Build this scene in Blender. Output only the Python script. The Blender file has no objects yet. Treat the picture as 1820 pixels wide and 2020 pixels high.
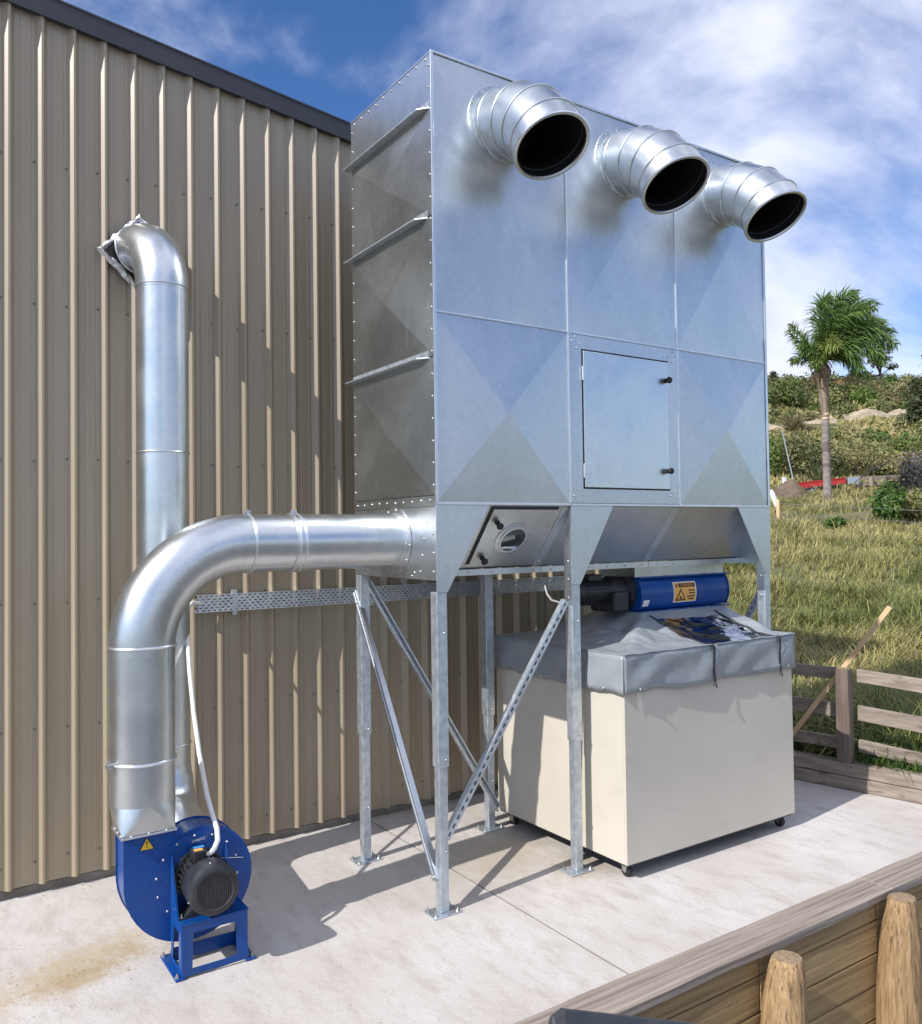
import bpy, bmesh, math, random
import numpy as np
from mathutils import Vector, Matrix, noise as mnoise

random.seed(7)
rng = np.random.default_rng(7)
R = math.radians
SC = bpy.context.scene
COL = SC.collection

# ------------------------------------------------------------------ camera
CAM = Vector((-2.4064, -3.8451, 2.0400))
YAW, PITCH, ROLL = 0.5891, 0.0247, -0.0136
fw = Vector((math.sin(YAW)*math.cos(PITCH), math.cos(YAW)*math.cos(PITCH), math.sin(PITCH)))
rt = Vector((math.cos(YAW), -math.sin(YAW), 0)); up = rt.cross(fw)
rt2 = math.cos(ROLL)*rt + math.sin(ROLL)*up; up2 = -math.sin(ROLL)*rt + math.cos(ROLL)*up
cd = bpy.data.cameras.new('camera'); co = bpy.data.objects.new('camera', cd); COL.objects.link(co)
co.matrix_world = Matrix(((rt2.x, up2.x, -fw.x, CAM.x), (rt2.y, up2.y, -fw.y, CAM.y), (rt2.z, up2.z, -fw.z, CAM.z), (0, 0, 0, 1)))
cd.sensor_fit = 'VERTICAL'; cd.sensor_height = 36.0; cd.lens = 1662.4/2020*36
cd.clip_start = 0.05; cd.clip_end = 3000
SC.camera = co

# ------------------------------------------------------------------ sun, sky, exposure
SUN_TO = Vector((-1.0, -0.125, 0.854)).normalized()       # towards the sun
sd = bpy.data.lights.new('sun', 'SUN'); so = bpy.data.objects.new('sun', sd); COL.objects.link(so)
sd.energy = 4.0; sd.angle = R(0.5); sd.color = (1.0, 0.965, 0.915)
so.rotation_euler = SUN_TO.to_track_quat('Z', 'Y').to_euler(); so.location = (-20, -3, 20)
SC.view_settings.view_transform = 'Standard'; SC.view_settings.look = 'None'
SC.view_settings.exposure = 0.40; SC.view_settings.gamma = 1.0; SC.view_settings.use_curve_mapping = False

W = bpy.data.worlds.new('World'); SC.world = W; W.use_nodes = True
nt = W.node_tree; N = nt.nodes; L = nt.links
for n in list(N): N.remove(n)
wo = N.new('ShaderNodeOutputWorld'); bg = N.new('ShaderNodeBackground'); bg.inputs['Strength'].default_value = 0.118
sky = N.new('ShaderNodeTexSky'); sky.sky_type = 'NISHITA'; sky.sun_disc = False
sky.sun_elevation = math.asin(SUN_TO.z); sky.sun_rotation = math.atan2(SUN_TO.x, SUN_TO.y) % (2*math.pi)
sky.air_density = 0.8; sky.dust_density = 0.05; sky.ozone_density = 2.2
tc = N.new('ShaderNodeTexCoord'); sep = N.new('ShaderNodeSeparateXYZ'); L.new(tc.outputs['Generated'], sep.inputs[0])
mx = N.new('ShaderNodeMath'); mx.operation = 'MAXIMUM'; mx.inputs[1].default_value = 0.0; L.new(sep.outputs['Z'], mx.inputs[0])
ad = N.new('ShaderNodeMath'); ad.operation = 'ADD'; ad.inputs[1].default_value = 0.38; L.new(mx.outputs[0], ad.inputs[0])
dv = N.new('ShaderNodeVectorMath'); dv.operation = 'DIVIDE'
cb = N.new('ShaderNodeCombineXYZ'); cb2 = N.new('ShaderNodeCombineXYZ')
L.new(sep.outputs['X'], cb.inputs[0]); L.new(sep.outputs['Y'], cb.inputs[1]); L.new(mx.outputs[0], cb.inputs[2])
for i in range(3): L.new(ad.outputs[0], cb2.inputs[i])
L.new(cb.outputs[0], dv.inputs[0]); L.new(cb2.outputs[0], dv.inputs[1])
mp = N.new('ShaderNodeMapping'); L.new(dv.outputs[0], mp.inputs[0]); mp.inputs['Location'].default_value = (12.05, 3.4, 0.4)
mp.inputs['Rotation'].default_value = (0, 0, 0.5); mp.inputs['Scale'].default_value = (1.0, 1.35, 1.0)
nz = N.new('ShaderNodeTexNoise'); nz.inputs['Scale'].default_value = 1.15; nz.inputs['Detail'].default_value = 9; nz.inputs['Roughness'].default_value = 0.56
nz.inputs['Distortion'].default_value = 0.25
L.new(mp.outputs[0], nz.inputs['Vector'])
cr = N.new('ShaderNodeValToRGB'); cr.color_ramp.elements[0].position = 0.40; cr.color_ramp.elements[1].position = 0.615
cr.color_ramp.interpolation = 'EASE'
L.new(nz.outputs[0], cr.inputs[0])
nz2 = N.new('ShaderNodeTexNoise'); nz2.inputs['Scale'].default_value = 3.2; nz2.inputs['Detail'].default_value = 6; L.new(mp.outputs[0], nz2.inputs['Vector'])
cc = N.new('ShaderNodeValToRGB'); cc.color_ramp.elements[0].position = 0.35; cc.color_ramp.elements[1].position = 0.7
cc.color_ramp.elements[0].color = (5.3, 5.7, 7.2, 1); cc.color_ramp.elements[1].color = (7.4, 7.6, 8.8, 1)
L.new(nz2.outputs[0], cc.inputs[0])
mxc = N.new('ShaderNodeMix'); mxc.data_type = 'RGBA'
sat = N.new('ShaderNodeHueSaturation'); sat.inputs['Saturation'].default_value = 1.22; sat.inputs['Value'].default_value = 1.08; sat.inputs['Hue'].default_value = 0.508
L.new(sky.outputs[0], sat.inputs['Color'])
L.new(cr.outputs[0], mxc.inputs[0]); L.new(sat.outputs[0], mxc.inputs[6]); L.new(cc.outputs[0], mxc.inputs[7])
L.new(mxc.outputs[2], bg.inputs['Color']); L.new(bg.outputs[0], wo.inputs['Surface'])

# ------------------------------------------------------------------ materials
MATS = {}
def pmat(name, c1, c2=None, scale=(6, 6, 6), rough=(0.5, 0.6), metal=0.0, bump=0.0, bscale=None, detail=4, lo=0.35, hi=0.65,
         spec=0.5, coat=0.0, rnd=0.0, c3=None, s3=None, w3=(0.6, 0.75), f3=1.0, spangle=0.0, sscale=55):
    m = bpy.data.materials.new(name); m.use_nodes = True; t = m.node_tree; n = t.nodes; l = t.links
    b = n['Principled BSDF']; c2 = c2 or c1
    tc = n.new('ShaderNodeTexCoord'); mp = n.new('ShaderNodeMapping'); mp.inputs['Scale'].default_value = scale
    l.new(tc.outputs['Object'], mp.inputs[0])
    oi = n.new('ShaderNodeObjectInfo'); vm = n.new('ShaderNodeVectorMath'); vm.operation = 'SCALE'; vm.inputs[0].default_value = (13.7, 9.1, 7.3)
    l.new(oi.outputs['Random'], vm.inputs['Scale']); l.new(vm.outputs[0], mp.inputs['Location'])
    nz = n.new('ShaderNodeTexNoise'); nz.inputs['Scale'].default_value = 1.0; nz.inputs['Detail'].default_value = detail; nz.inputs['Roughness'].default_value = 0.6
    l.new(mp.outputs[0], nz.inputs['Vector'])
    rp = n.new('ShaderNodeMapRange'); rp.inputs[1].default_value = lo; rp.inputs[2].default_value = hi; l.new(nz.outputs[0], rp.inputs[0])
    mix = n.new('ShaderNodeMix'); mix.data_type = 'RGBA'; mix.inputs[6].default_value = (*c1, 1); mix.inputs[7].default_value = (*c2, 1)
    l.new(rp.outputs[0], mix.inputs[0]); out = mix.outputs[2]
    if c3:
        nz3 = n.new('ShaderNodeTexNoise'); mp3 = n.new('ShaderNodeMapping'); mp3.inputs['Scale'].default_value = s3 or scale; l.new(tc.outputs['Object'], mp3.inputs[0])
        l.new(vm.outputs[0], mp3.inputs['Location']); nz3.inputs['Scale'].default_value = 1; nz3.inputs['Detail'].default_value = 6; l.new(mp3.outputs[0], nz3.inputs['Vector'])
        r3 = n.new('ShaderNodeMapRange'); r3.inputs[1].default_value = w3[0]; r3.inputs[2].default_value = w3[1]; r3.inputs[4].default_value = f3; l.new(nz3.outputs[0], r3.inputs[0])
        m3 = n.new('ShaderNodeMix'); m3.data_type = 'RGBA'; m3.inputs[7].default_value = (*c3, 1); l.new(r3.outputs[0], m3.inputs[0]); l.new(out, m3.inputs[6]); out = m3.outputs[2]
    if spangle:
        vo = n.new('ShaderNodeTexVoronoi'); vo.inputs['Scale'].default_value = sscale; l.new(tc.outputs['Object'], vo.inputs['Vector'])
        sv = n.new('ShaderNodeSeparateColor'); l.new(vo.outputs['Color'], sv.inputs[0]); rs_ = n.new('ShaderNodeMapRange'); rs_.inputs[3].default_value = 1-spangle; rs_.inputs[4].default_value = 1+spangle; l.new(sv.outputs[0], rs_.inputs[0])
        h2 = n.new('ShaderNodeHueSaturation'); l.new(rs_.outputs[0], h2.inputs['Value']); l.new(out, h2.inputs['Color']); out = h2.outputs[0]
    if rnd:
        hs = n.new('ShaderNodeHueSaturation'); rr = n.new('ShaderNodeMapRange'); rr.inputs[3].default_value = 1-rnd; rr.inputs[4].default_value = 1+rnd
        l.new(oi.outputs['Random'], rr.inputs[0]); l.new(rr.outputs[0], hs.inputs['Value']); l.new(out, hs.inputs['Color']); out = hs.outputs[0]
    l.new(out, b.inputs['Base Color'])
    rr2 = n.new('ShaderNodeMapRange'); rr2.inputs[3].default_value = rough[0]; rr2.inputs[4].default_value = rough[1]; l.new(nz.outputs[0], rr2.inputs[0]); l.new(rr2.outputs[0], b.inputs['Roughness'])
    b.inputs['Metallic'].default_value = metal; b.inputs['Specular IOR Level'].default_value = spec
    if coat: b.inputs['Coat Weight'].default_value = coat; b.inputs['Coat Roughness'].default_value = 0.15
    if bump:
        bn = n.new('ShaderNodeBump'); bn.inputs['Strength'].default_value = 1.0; bn.inputs['Distance'].default_value = bump
        if bscale:
            nb = n.new('ShaderNodeTexNoise'); mb = n.new('ShaderNodeMapping'); mb.inputs['Scale'].default_value = bscale; l.new(tc.outputs['Object'], mb.inputs[0]); l.new(vm.outputs[0], mb.inputs['Location'])
            nb.inputs['Scale'].default_value = 1; nb.inputs['Detail'].default_value = 4; l.new(mb.outputs[0], nb.inputs['Vector']); l.new(nb.outputs[0], bn.inputs['Height'])
        else: l.new(nz.outputs[0], bn.inputs['Height'])
        l.new(bn.outputs[0], b.inputs['Normal'])
    MATS[name] = m
    return m

galv = pmat('galv_sheet', (.545, .585, .615), (.63, .665, .69), scale=(2.6, 2.6, 1.2), rough=(.27, .47), metal=1, bump=.0014, bscale=(1.7, 1.7, 1.5), rnd=.06, spangle=.035, sscale=38, c3=(.70, .72, .74), s3=(2, 7, 16), w3=(.66, .76), f3=.5)
galv_duct = pmat('galv_duct', (.60, .64, .665), (.68, .705, .72), scale=(4, 4, 4), rough=(.22, .42), metal=1, bump=.0008, bscale=(7, 7, 7), rnd=.03, spangle=.03, sscale=45, c3=(.52, .55, .57), s3=(7, 7, 2.5), w3=(.6, .75), f3=.5)
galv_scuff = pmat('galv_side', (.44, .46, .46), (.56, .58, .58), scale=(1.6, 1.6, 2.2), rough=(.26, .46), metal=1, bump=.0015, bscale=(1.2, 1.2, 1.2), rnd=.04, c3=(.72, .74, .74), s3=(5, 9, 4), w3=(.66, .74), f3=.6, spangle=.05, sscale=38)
galv_dip = pmat('galv_dipped', (.46, .51, .56), (.64, .69, .73), scale=(28, 28, 22), rough=(.38, .55), metal=.85, bump=.0003, rnd=.06)
galv_trim = pmat('galv_trim', (.68, .70, .72), (.76, .78, .8), rough=(.3, .4), metal=1)
galv_dark = pmat('galv_shadow_gap', (.05, .055, .06), rough=(.5, .6))
zinc = pmat('zinc_bolt', (.46, .47, .47), (.60, .61, .60), scale=(40, 40, 40), rough=(.38, .5), metal=1, rnd=.15)
shed_m = pmat('shed_paint', (.315, .254, .169), (.345, .280, .191), scale=(9, 9, .5), rough=(.33, .42), spec=.95, bump=.0006, bscale=(8, 8, .6), rnd=.03, c3=(.25, .20, .13), s3=(12, 12, .5), w3=(.55, .75), f3=.45)
screw_m = pmat('screw_head', (.15, .125, .092), (.21, .175, .13), rough=(.5, .6))
flash_m = pmat('flashing_paint', (.030, .033, .042), (.036, .04, .05), rough=(.4, .5), scale=(2, 2, 2))
found_m = pmat('foundation', (.12, .105, .085), (.22, .2, .17), scale=(5, 5, 9), rough=(.8, .9), bump=.004, bscale=(18, 18, 18))
blue_m = pmat('blue_enamel', (.003, .050, .225), (.004, .060, .265), scale=(3, 3, 3), rough=(.22, .34), spec=.38, bump=.0006, bscale=(9, 9, 9), rnd=.04, c3=(.045, .09, .20), s3=(9, 9, 4), w3=(.52, .8), f3=.55)
black_m = pmat('black_paint', (.018, .018, .02), (.03, .03, .033), scale=(20, 20, 20), rough=(.34, .5), bump=.0004)
motor_m = pmat('motor_casting', (.016, .017, .02), (.028, .03, .034), scale=(16, 16, 16), rough=(.38, .52), bump=.0008)
grille_m = pmat('grille_wire', (.075, .075, .08), rough=(.3, .4), metal=.5)
rubber_m = pmat('rubber', (.012, .012, .013), (.02, .02, .02), rough=(.6, .8))
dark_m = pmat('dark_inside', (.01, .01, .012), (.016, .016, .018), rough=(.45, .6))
cream_m = pmat('cream_laminate', (.515, .475, .40), (.555, .515, .44), scale=(2, 2, 2), rough=(.36, .48), bump=.0003, bscale=(3, 3, 3), c3=(.40, .37, .32), s3=(5, 5, 11), w3=(.62, .78), f3=.45)
pvc_m = pmat('grey_tarpaulin', (.235, .258, .275), (.28, .302, .318), scale=(5, 5, 5), rough=(.30, .45), bump=.0014, bscale=(9, 9, 5))
zip_m = pmat('zip_tape', (.022, .018, .02), (.035, .028, .028), rough=(.5, .65), scale=(60, 60, 60))
white_m = pmat('white_plastic', (.72, .71, .68), (.78, .77, .74), rough=(.3, .42), scale=(10, 10, 10))
greypvc_m = pmat('grey_plastic', (.38, .38, .37), rough=(.4, .5))
foil_m = pmat('foil_tape', (.74, .73, .76), (.86, .86, .88), scale=(40, 40, 40), rough=(.18, .4), metal=1, bump=.006, bscale=(34, 34, 34))
yellow_m = pmat('yellow_print', (.72, .44, .03), rough=(.4, .5)); orange_m = pmat('orange_print', (.78, .36, .06), (.80, .40, .09), rough=(.4, .5))
ink_m = pmat('black_print', (.02, .015, .012), rough=(.45, .5)); paper_m = pmat('white_print', (.78, .76, .72), rough=(.4, .5)); blueprint_m = pmat('light_blue_print', (.05, .27, .62), rough=(.4, .5))
cap_m = pmat('weathered_timber', (.20, .16, .13), (.36, .305, .26), scale=(1.1, 46, 46), rough=(.75, .9), bump=.003, bscale=(3, 55, 55), rnd=.06, c3=(.11, .085, .07), s3=(1.3, 70, 70), w3=(.58, .70), f3=.7)
board_m = pmat('treated_boards', (.22, .14, .06), (.38, .26, .125), scale=(1.1, 30, 40), rough=(.7, .85), bump=.0016, bscale=(2, 40, 40), rnd=.14, c3=(.085, .05, .022), s3=(5, 5, 9), w3=(.68, .76), f3=.8)
log_m = pmat('pine_post', (.22, .135, .06), (.40, .265, .135), scale=(70, 70, 5), rough=(.7, .85), bump=.006, bscale=(38, 38, 3), rnd=.06, c3=(.08, .04, .018), s3=(75, 75, 5), w3=(.58, .68), f3=.8)
endgrain_m = pmat('end_grain', (.20, .135, .08), (.33, .24, .15), scale=(45, 45, 45), rough=(.8, .9), bump=.002)
fence_m = pmat('grey_fence_timber', (.19, .15, .12), (.33, .275, .225), scale=(14, 1.3, 20), rough=(.78, .9), bump=.003, bscale=(40, 3, 40), rnd=.12, c3=(.08, .06, .05), s3=(20, 2, 25), w3=(.58, .68), f3=.8)
fpost_m = pmat('fence_post_timber', (.10, .072, .06), (.18, .135, .11), scale=(22, 22, 2), rough=(.8, .9), bump=.004, bscale=(45, 45, 3))
batten_m = pmat('fresh_pine', (.52, .34, .18), (.66, .47, .28), scale=(14, 5, 3), rough=(.6, .7), bump=.0006)
sand_m = pmat('sandy_track', (.27, .215, .14), (.46, .385, .28), scale=(.9, .9, .9), rough=(.9, 1), bump=.25, bscale=(1.2, 1.2, 1.2), c3=(.20, .18, .08), s3=(.5, .5, .5), w3=(.5, .62), f3=.9)
soil_m = pmat('soil', (.09, .065, .045), (.16, .12, .085), scale=(3, 3, 3), rough=(.9, 1), bump=.03, bscale=(9, 9, 9))
red_m = pmat('red_paint', (.38, .02, .02), (.48, .045, .035), scale=(4, 4, 4), rough=(.4, .55))
bark_m = pmat('palm_bark', (.17, .14, .125), (.30, .26, .235), scale=(2, 2, 9), rough=(.85, .95), bump=.02, bscale=(2, 2, 11), c3=(.09, .075, .07), s3=(.6, .6, 3), w3=(.5, .6), f3=.7)
husk_m = pmat('palm_husk', (.10, .065, .05), (.30, .225, .165), scale=(9, 9, 1.2), rough=(.85, .95), bump=.02, bscale=(16, 16, 2))
treebark_m = pmat('tree_bark', (.07, .055, .04), (.14, .11, .085), scale=(6, 6, 2), rough=(.9, 1), bump=.02)
steelblk_m = pmat('black_coated_steel', (.020, .022, .026), (.045, .045, .047), scale=(4, 4, 30), rough=(.3, .45), bump=.0008, bscale=(30, 30, 30), spec=.6)

def leafmat(name, dark, light, dry=None, trans=.25):
    m = bpy.data.materials.new(name); m.use_nodes = True; t = m.node_tree; n = t.nodes; l = t.links
    b = n['Principled BSDF']; o = n['Material Output']
    at = n.new('ShaderNodeAttribute'); at.attribute_name = 'tint'
    sp = n.new('ShaderNodeSeparateColor'); l.new(at.outputs['Color'], sp.inputs[0])
    mx = n.new('ShaderNodeMix'); mx.data_type = 'RGBA'; mx.inputs[6].default_value = (*dark, 1); mx.inputs[7].default_value = (*light, 1); l.new(sp.outputs[0], mx.inputs[0]); out = mx.outputs[2]
    if dry:
        m2 = n.new('ShaderNodeMix'); m2.data_type = 'RGBA'; m2.inputs[7].default_value = (*dry, 1); l.new(sp.outputs[1], m2.inputs[0]); l.new(out, m2.inputs[6]); out = m2.outputs[2]
    l.new(out, b.inputs['Base Color']); b.inputs['Roughness'].default_value = .55; b.inputs['Specular IOR Level'].default_value = .3
    tr = n.new('ShaderNodeBsdfTranslucent'); l.new(out, tr.inputs[0]); ms = n.new('ShaderNodeMixShader'); ms.inputs[0].default_value = trans
    l.new(b.outputs[0], ms.inputs[1]); l.new(tr.outputs[0], ms.inputs[2]); l.new(ms.outputs[0], o.inputs[0])
    return m
grass_m = leafmat('dry_grass', (.07, .105, .022), (.28, .29, .08), (.52, .43, .20))
green_m = leafmat('green_grass', (.03, .075, .012), (.08, .16, .03), (.2, .2, .07))
scrub_m = leafmat('scrub_leaves', (.032, .052, .014), (.195, .225, .06), (.37, .32, .16))
palm_m = leafmat('palm_leaves', (.035, .09, .022), (.17, .29, .07), (.30, .29, .08))
dead_m = leafmat('dead_frond', (.20, .13, .07), (.36, .25, .14), (.4, .3, .18))
pine_m = leafmat('pine_needles', (.026, .042, .016), (.085, .10, .036), (.10, .085, .05))
lush_m = leafmat('lush_leaves', (.03, .085, .012), (.09, .19, .03), (.2, .22, .06))
flax_m = leafmat('flax_leaves', (.05, .085, .03), (.16, .20, .08), (.36, .30, .17))
twig_m = leafmat('grey_twigs', (.16, .14, .12), (.28, .25, .21), (.3, .25, .2), 0)

# ------------------------------------------------------------------ mesh helpers
WL = {}
def wloc(o): return WL.get(o.name, Vector((0, 0, 0)))
class M:
    def __init__(s): s.v = []; s.f = []
    def add(s, vs, fs):
        k = len(s.v); s.v += [Vector(v) for v in vs]; s.f += [tuple(i+k for i in f) for f in fs]; return s
    def box(s, x0, x1, y0, y1, z0, z1):
        return s.obox(((x0+x1)/2, (y0+y1)/2, (z0+z1)/2), ((x1-x0)/2, 0, 0), (0, (y1-y0)/2, 0), (0, 0, (z1-z0)/2))
    def obox(s, c, a, b, d):
        c, a, b, d = map(Vector, (c, a, b, d))
        vs = [c+i*a+j*b+k*d for k in (-1, 1) for j in (-1, 1) for i in (-1, 1)]
        fs = [(0, 2, 3, 1), (4, 5, 7, 6), (0, 1, 5, 4), (2, 6, 7, 3), (0, 4, 6, 2), (1, 3, 7, 5)]
        if a.cross(b).dot(d) < 0: fs = [f[::-1] for f in fs]
        return s.add(vs, fs)
    def prism(s, pts, ext):
        pts = [Vector(p) for p in pts]; e = Vector(ext); n = len(pts)
        nrm = Vector((0, 0, 0))
        for i in range(n): nrm += pts[i].cross(pts[(i+1) % n])
        if nrm.dot(e) > 0: pts = pts[::-1]
        vs = pts+[p+e for p in pts]
        fs = [tuple(range(n)), tuple(range(2*n-1, n-1, -1))]
        fs += [(i, n+i, n+(i+1) % n, (i+1) % n)[::-1] for i in range(n)]
        fs = fs[:2]+[f[::-1] for f in fs[2:]]
        # outward side faces
        fs = fs[:2]+[((i+1) % n, i, n+i, n+(i+1) % n)[::-1] for i in range(n)]
        return s.add(vs, [fs[0], fs[1]]+[tuple(f) for f in fs[2:]])
    def tube(s, path, r, n=12, cap=True, closed=False):
        path = [Vector(p) for p in path]; k = len(path)
        rs = [r]*k if isinstance(r, (int, float)) else list(r)
        T = []
        for i in range(k):
            if closed: t = path[(i+1) % k]-path[i-1]
            elif i == 0: t = path[1]-path[0]
            elif i == k-1: t = path[-1]-path[-2]
            else: t = (path[i+1]-path[i]).normalized()+(path[i]-path[i-1]).normalized()
            T.append(t.normalized())
        u = T[0].orthogonal().normalized(); vs = []; fs = []
        for i in range(k):
            if i:
                q = T[i-1].rotation_difference(T[i]); u = (q @ u); u = (u-T[i]*u.dot(T[i])).normalized()
            w = T[i].cross(u)
            vs += [path[i]+rs[i]*(math.cos(2*math.pi*j/n)*u+math.sin(2*math.pi*j/n)*w) for j in range(n)]
        for i in range(k if closed else k-1):
            a = i*n; b = ((i+1) % k)*n
            fs += [(a+j, a+(j+1) % n, b+(j+1) % n, b+j) for j in range(n)]
        if cap and not closed: fs += [tuple(range(n))[::-1], tuple(range((k-1)*n, k*n))]
        return s.add(vs, fs)
    def lathe(s, o, axis, prof, n=24, a0=0.0):
        o = Vector(o); ax = Vector(axis).normalized(); u = ax.orthogonal().normalized(); w = ax.cross(u); vs = []; fs = []
        for r, t in prof: vs += [o+ax*t+max(r, 1e-5)*(math.cos(a0+2*math.pi*j/n)*u+math.sin(a0+2*math.pi*j/n)*w) for j in range(n)]
        for i in range(len(prof)-1):
            fs += [(i*n+j, i*n+(j+1) % n, (i+1)*n+(j+1) % n, (i+1)*n+j) for j in range(n)]
        return s.add(vs, fs)
    def torus(s, c, axis, rad, r, n=32, m=6):
        return s.lathe(c, axis, [(rad+r*math.cos(2*math.pi*i/m), r*math.sin(2*math.pi*i/m)) for i in range(m, -1, -1)], n)
    def build(s, name, mat, parent=None, smooth=False, bevel=0, angle=35, uv=None):
        me = bpy.data.meshes.new(name)
        if parent is not None: o0 = wloc(parent)
        else:
            o0 = Vector((sum(v.x for v in s.v)/len(s.v), sum(v.y for v in s.v)/len(s.v), min(v.z for v in s.v)))
        me.from_pydata([tuple(v-o0) for v in s.v], [], s.f); me.materials.append(mat)
        if smooth:
            me.shade_smooth(); me.set_sharp_from_angle(angle=R(angle))
        me.update()
        o = bpy.data.objects.new(name, me); COL.objects.link(o)
        if parent is not None: o.parent = parent; WL[o.name] = o0.copy()
        else: o.location = o0; WL[o.name] = o0.copy()
        if bevel:
            b = o.modifiers.new('bevel', 'BEVEL'); b.width = bevel; b.segments = 2; b.limit_method = 'ANGLE'; b.angle_limit = R(40)
        return o
def tag(o, label=None, cat=None, group=None, kind=None):
    for k, v in (('label', label), ('category', cat), ('group', group), ('kind', kind)):
        if v: o[k] = v
    return o
def empty(name, loc, label=None, cat=None, group=None, kind=None):
    o = bpy.data.objects.new(name, None); COL.objects.link(o); o.location = loc; o.empty_display_size = .1
    WL[o.name] = Vector(loc); return tag(o, label, cat, group, kind)
def inst(me, name, loc, nrm, parent, sc=1.0, spin=0.0):
    o = bpy.data.objects.new(name, me); COL.objects.link(o); o.parent = parent
    o.location = Vector(loc)-wloc(parent); o.rotation_mode = 'QUATERNION'
    q = Vector((0, 0, 1)).rotation_difference(Vector(nrm).normalized())
    o.rotation_quaternion = q @ Matrix.Rotation(spin, 4, 'Z').to_quaternion(); o.scale = (sc, sc, sc); WL[o.name] = Vector(loc)
    return o
def np_mesh(name, V, F, mat, tint=None, parent=None, kind=None, loc=None, per=4):
    o0 = Vector((0, 0, 0)) if loc is None else Vector(loc)
    if parent is not None: o0 = wloc(parent)
    me = bpy.data.meshes.new(name); V = np.asarray(V, np.float32)-np.array(o0, np.float32); F = np.asarray(F, np.int32)
    me.vertices.add(len(V)); me.vertices.foreach_set('co', V.ravel())
    me.loops.add(F.size); me.loops.foreach_set('vertex_index', F.ravel())
    k = F.shape[1]; me.polygons.add(len(F)); me.polygons.foreach_set('loop_start', np.arange(0, F.size, k, dtype=np.int32))
    me.polygons.foreach_set('loop_total', np.full(len(F), k, np.int32))
    me.materials.append(mat); me.update(calc_edges=True)
    if tint is not None:
        a = me.color_attributes.new('tint', 'FLOAT_COLOR', 'POINT'); c = np.ones((len(V), 4), np.float32); c[:, :tint.shape[1]] = tint; a.data.foreach_set('color', c.ravel())
    o = bpy.data.objects.new(name, me); COL.objects.link(o)
    if parent is not None: o.parent = parent; WL[o.name] = o0.copy()
    else: o.location = o0; WL[o.name] = o0.copy()
    if kind: o['kind'] = kind
    return o
def arc(c, u, v, r, a0, a1, n): return [Vector(c)+r*(math.cos(a0+(a1-a0)*i/n)*Vector(u)+math.sin(a0+(a1-a0)*i/n)*Vector(v)) for i in range(n+1)]
def fbm(x, y, z=0.0, o=4): return mnoise.fractal(Vector((x, y, z)), 1.0, 2.0, o)

def mesh_only(m, name, mat, smooth=True, angle=50):
    me = bpy.data.meshes.new(name); me.from_pydata([tuple(v) for v in m.v], [], m.f); me.materials.append(mat)
    if smooth: me.shade_smooth(); me.set_sharp_from_angle(angle=R(angle))
    return me
bolt_me = mesh_only(M().lathe((0, 0, 0), (0, 0, 1), [(.0066, 0), (.0066, .002), (.0052, .003), (.0042, .0058), (0, .0064)], 7), 'bolt', zinc)
hex_me = mesh_only(M().lathe((0, 0, 0), (0, 0, 1), [(.014, 0), (.014, .003), (.0095, .003), (.0095, .011), (.005, .011), (.005, .022), (0, .022)], 6), 'anchor_bolt', zinc)
screw_me = mesh_only(M().lathe((0, 0, 0), (0, 0, 1), [(.0068, 0), (.0068, .003), (.0048, .003), (.0048, .007), (0, .007)], 6), 'screw', screw_m)
knob_me = mesh_only(M().lathe((0, 0, 0), (0, 0, 1), [(.016, 0), (.016, .006), (.008, .01), (.008, .022), (.02, .026), (.022, .036), (.018, .044), (0, .046)], 12), 'knob', rubber_m)

# ------------------------------------------------------------------ terrain and ground
def fence_x(y): return 3.83-.21*y
def depth_of(x, y): return (x-CAM.x)*.5556+(y-CAM.y)*.8315
HT = [(-500, .10), (5, .10), (7, .14), (10, .36), (15, .86), (20, 1.30), (25, 1.72), (30, 2.06), (33, 2.26), (36, 2.86), (40, 3.34), (46, 3.85), (50, 4.6), (75, 11.4), (100, 17.6), (115, 20.4), (140, 22), (200, 20), (900, 10)]
def hgt(x, y):
    d = depth_of(x, y)
    for (a, za), (b, zb) in zip(HT, HT[1:]):
        if d <= b:
            z = za+(zb-za)*max(0, (d-a)/(b-a)); break
    else: z = HT[-1][1]
    k = min(1.0, max(0.0, (d-9)/20)); k2 = min(1.0, max(0, (d-48)/30))
    return z+k*.28*fbm(x*.13, y*.13)+.05*fbm(x*.8, y*.8, 3)*min(1, max(0, (d-6)/4))+k2*1.3*fbm(x*.06, y*.06, 9)

g = M(); S = 1500
g.add([(-S, -S, -.97), (S, -S, -.97), (S, S, -.97), (-S, S, -.97)], [(0, 1, 2, 3)])
yard_m = pmat('yard_gravel', (.105, .108, .108), (.15, .153, .153), scale=(.4, .4, .4), rough=(.9, 1), c3=(.10, .11, .09), s3=(1.5, 1.5, 1.5))
tag(g.build('ground', yard_m), kind='structure')

field_m = pmat('field_soil', (.12, .10, .045), (.17, .14, .065), scale=(.6, .6, .6), rough=(.9, 1), bump=.05, bscale=(5, 5, 5), c3=(.09, .10, .035), s3=(.35, .35, .35), w3=(.45, .6), f3=.9)
ys = [-120, -80, -50, -30, -20, -14, -10, -7, -5, -3.5]+[-2.5+.5*i for i in range(40)]+[18+i for i in range(0, 30)]+[50+3*i for i in range(0, 25)]+[130, 150, 180, 220, 300, 420]
bs = [0, .15, .3]+[.6+.4*i for i in range(30)]+[13+1.0*i for i in range(40)]+[54+2.5*i for i in range(28)]+[128, 140, 160, 190, 240, 320, 450, 700]
V = []; F = []
for y in ys:
    t = min(1, max(0, (y-11)/5)); x0 = fence_x(min(y, 16))*(1-t)+(-120)*t
    for b in bs:
        x = x0+.13+b; z = hgt(x, y)
        if b < .7 and t == 0: z = .165+(z-.165)*b/.7
        V.append((x, y, z))
nb = len(bs)
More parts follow.
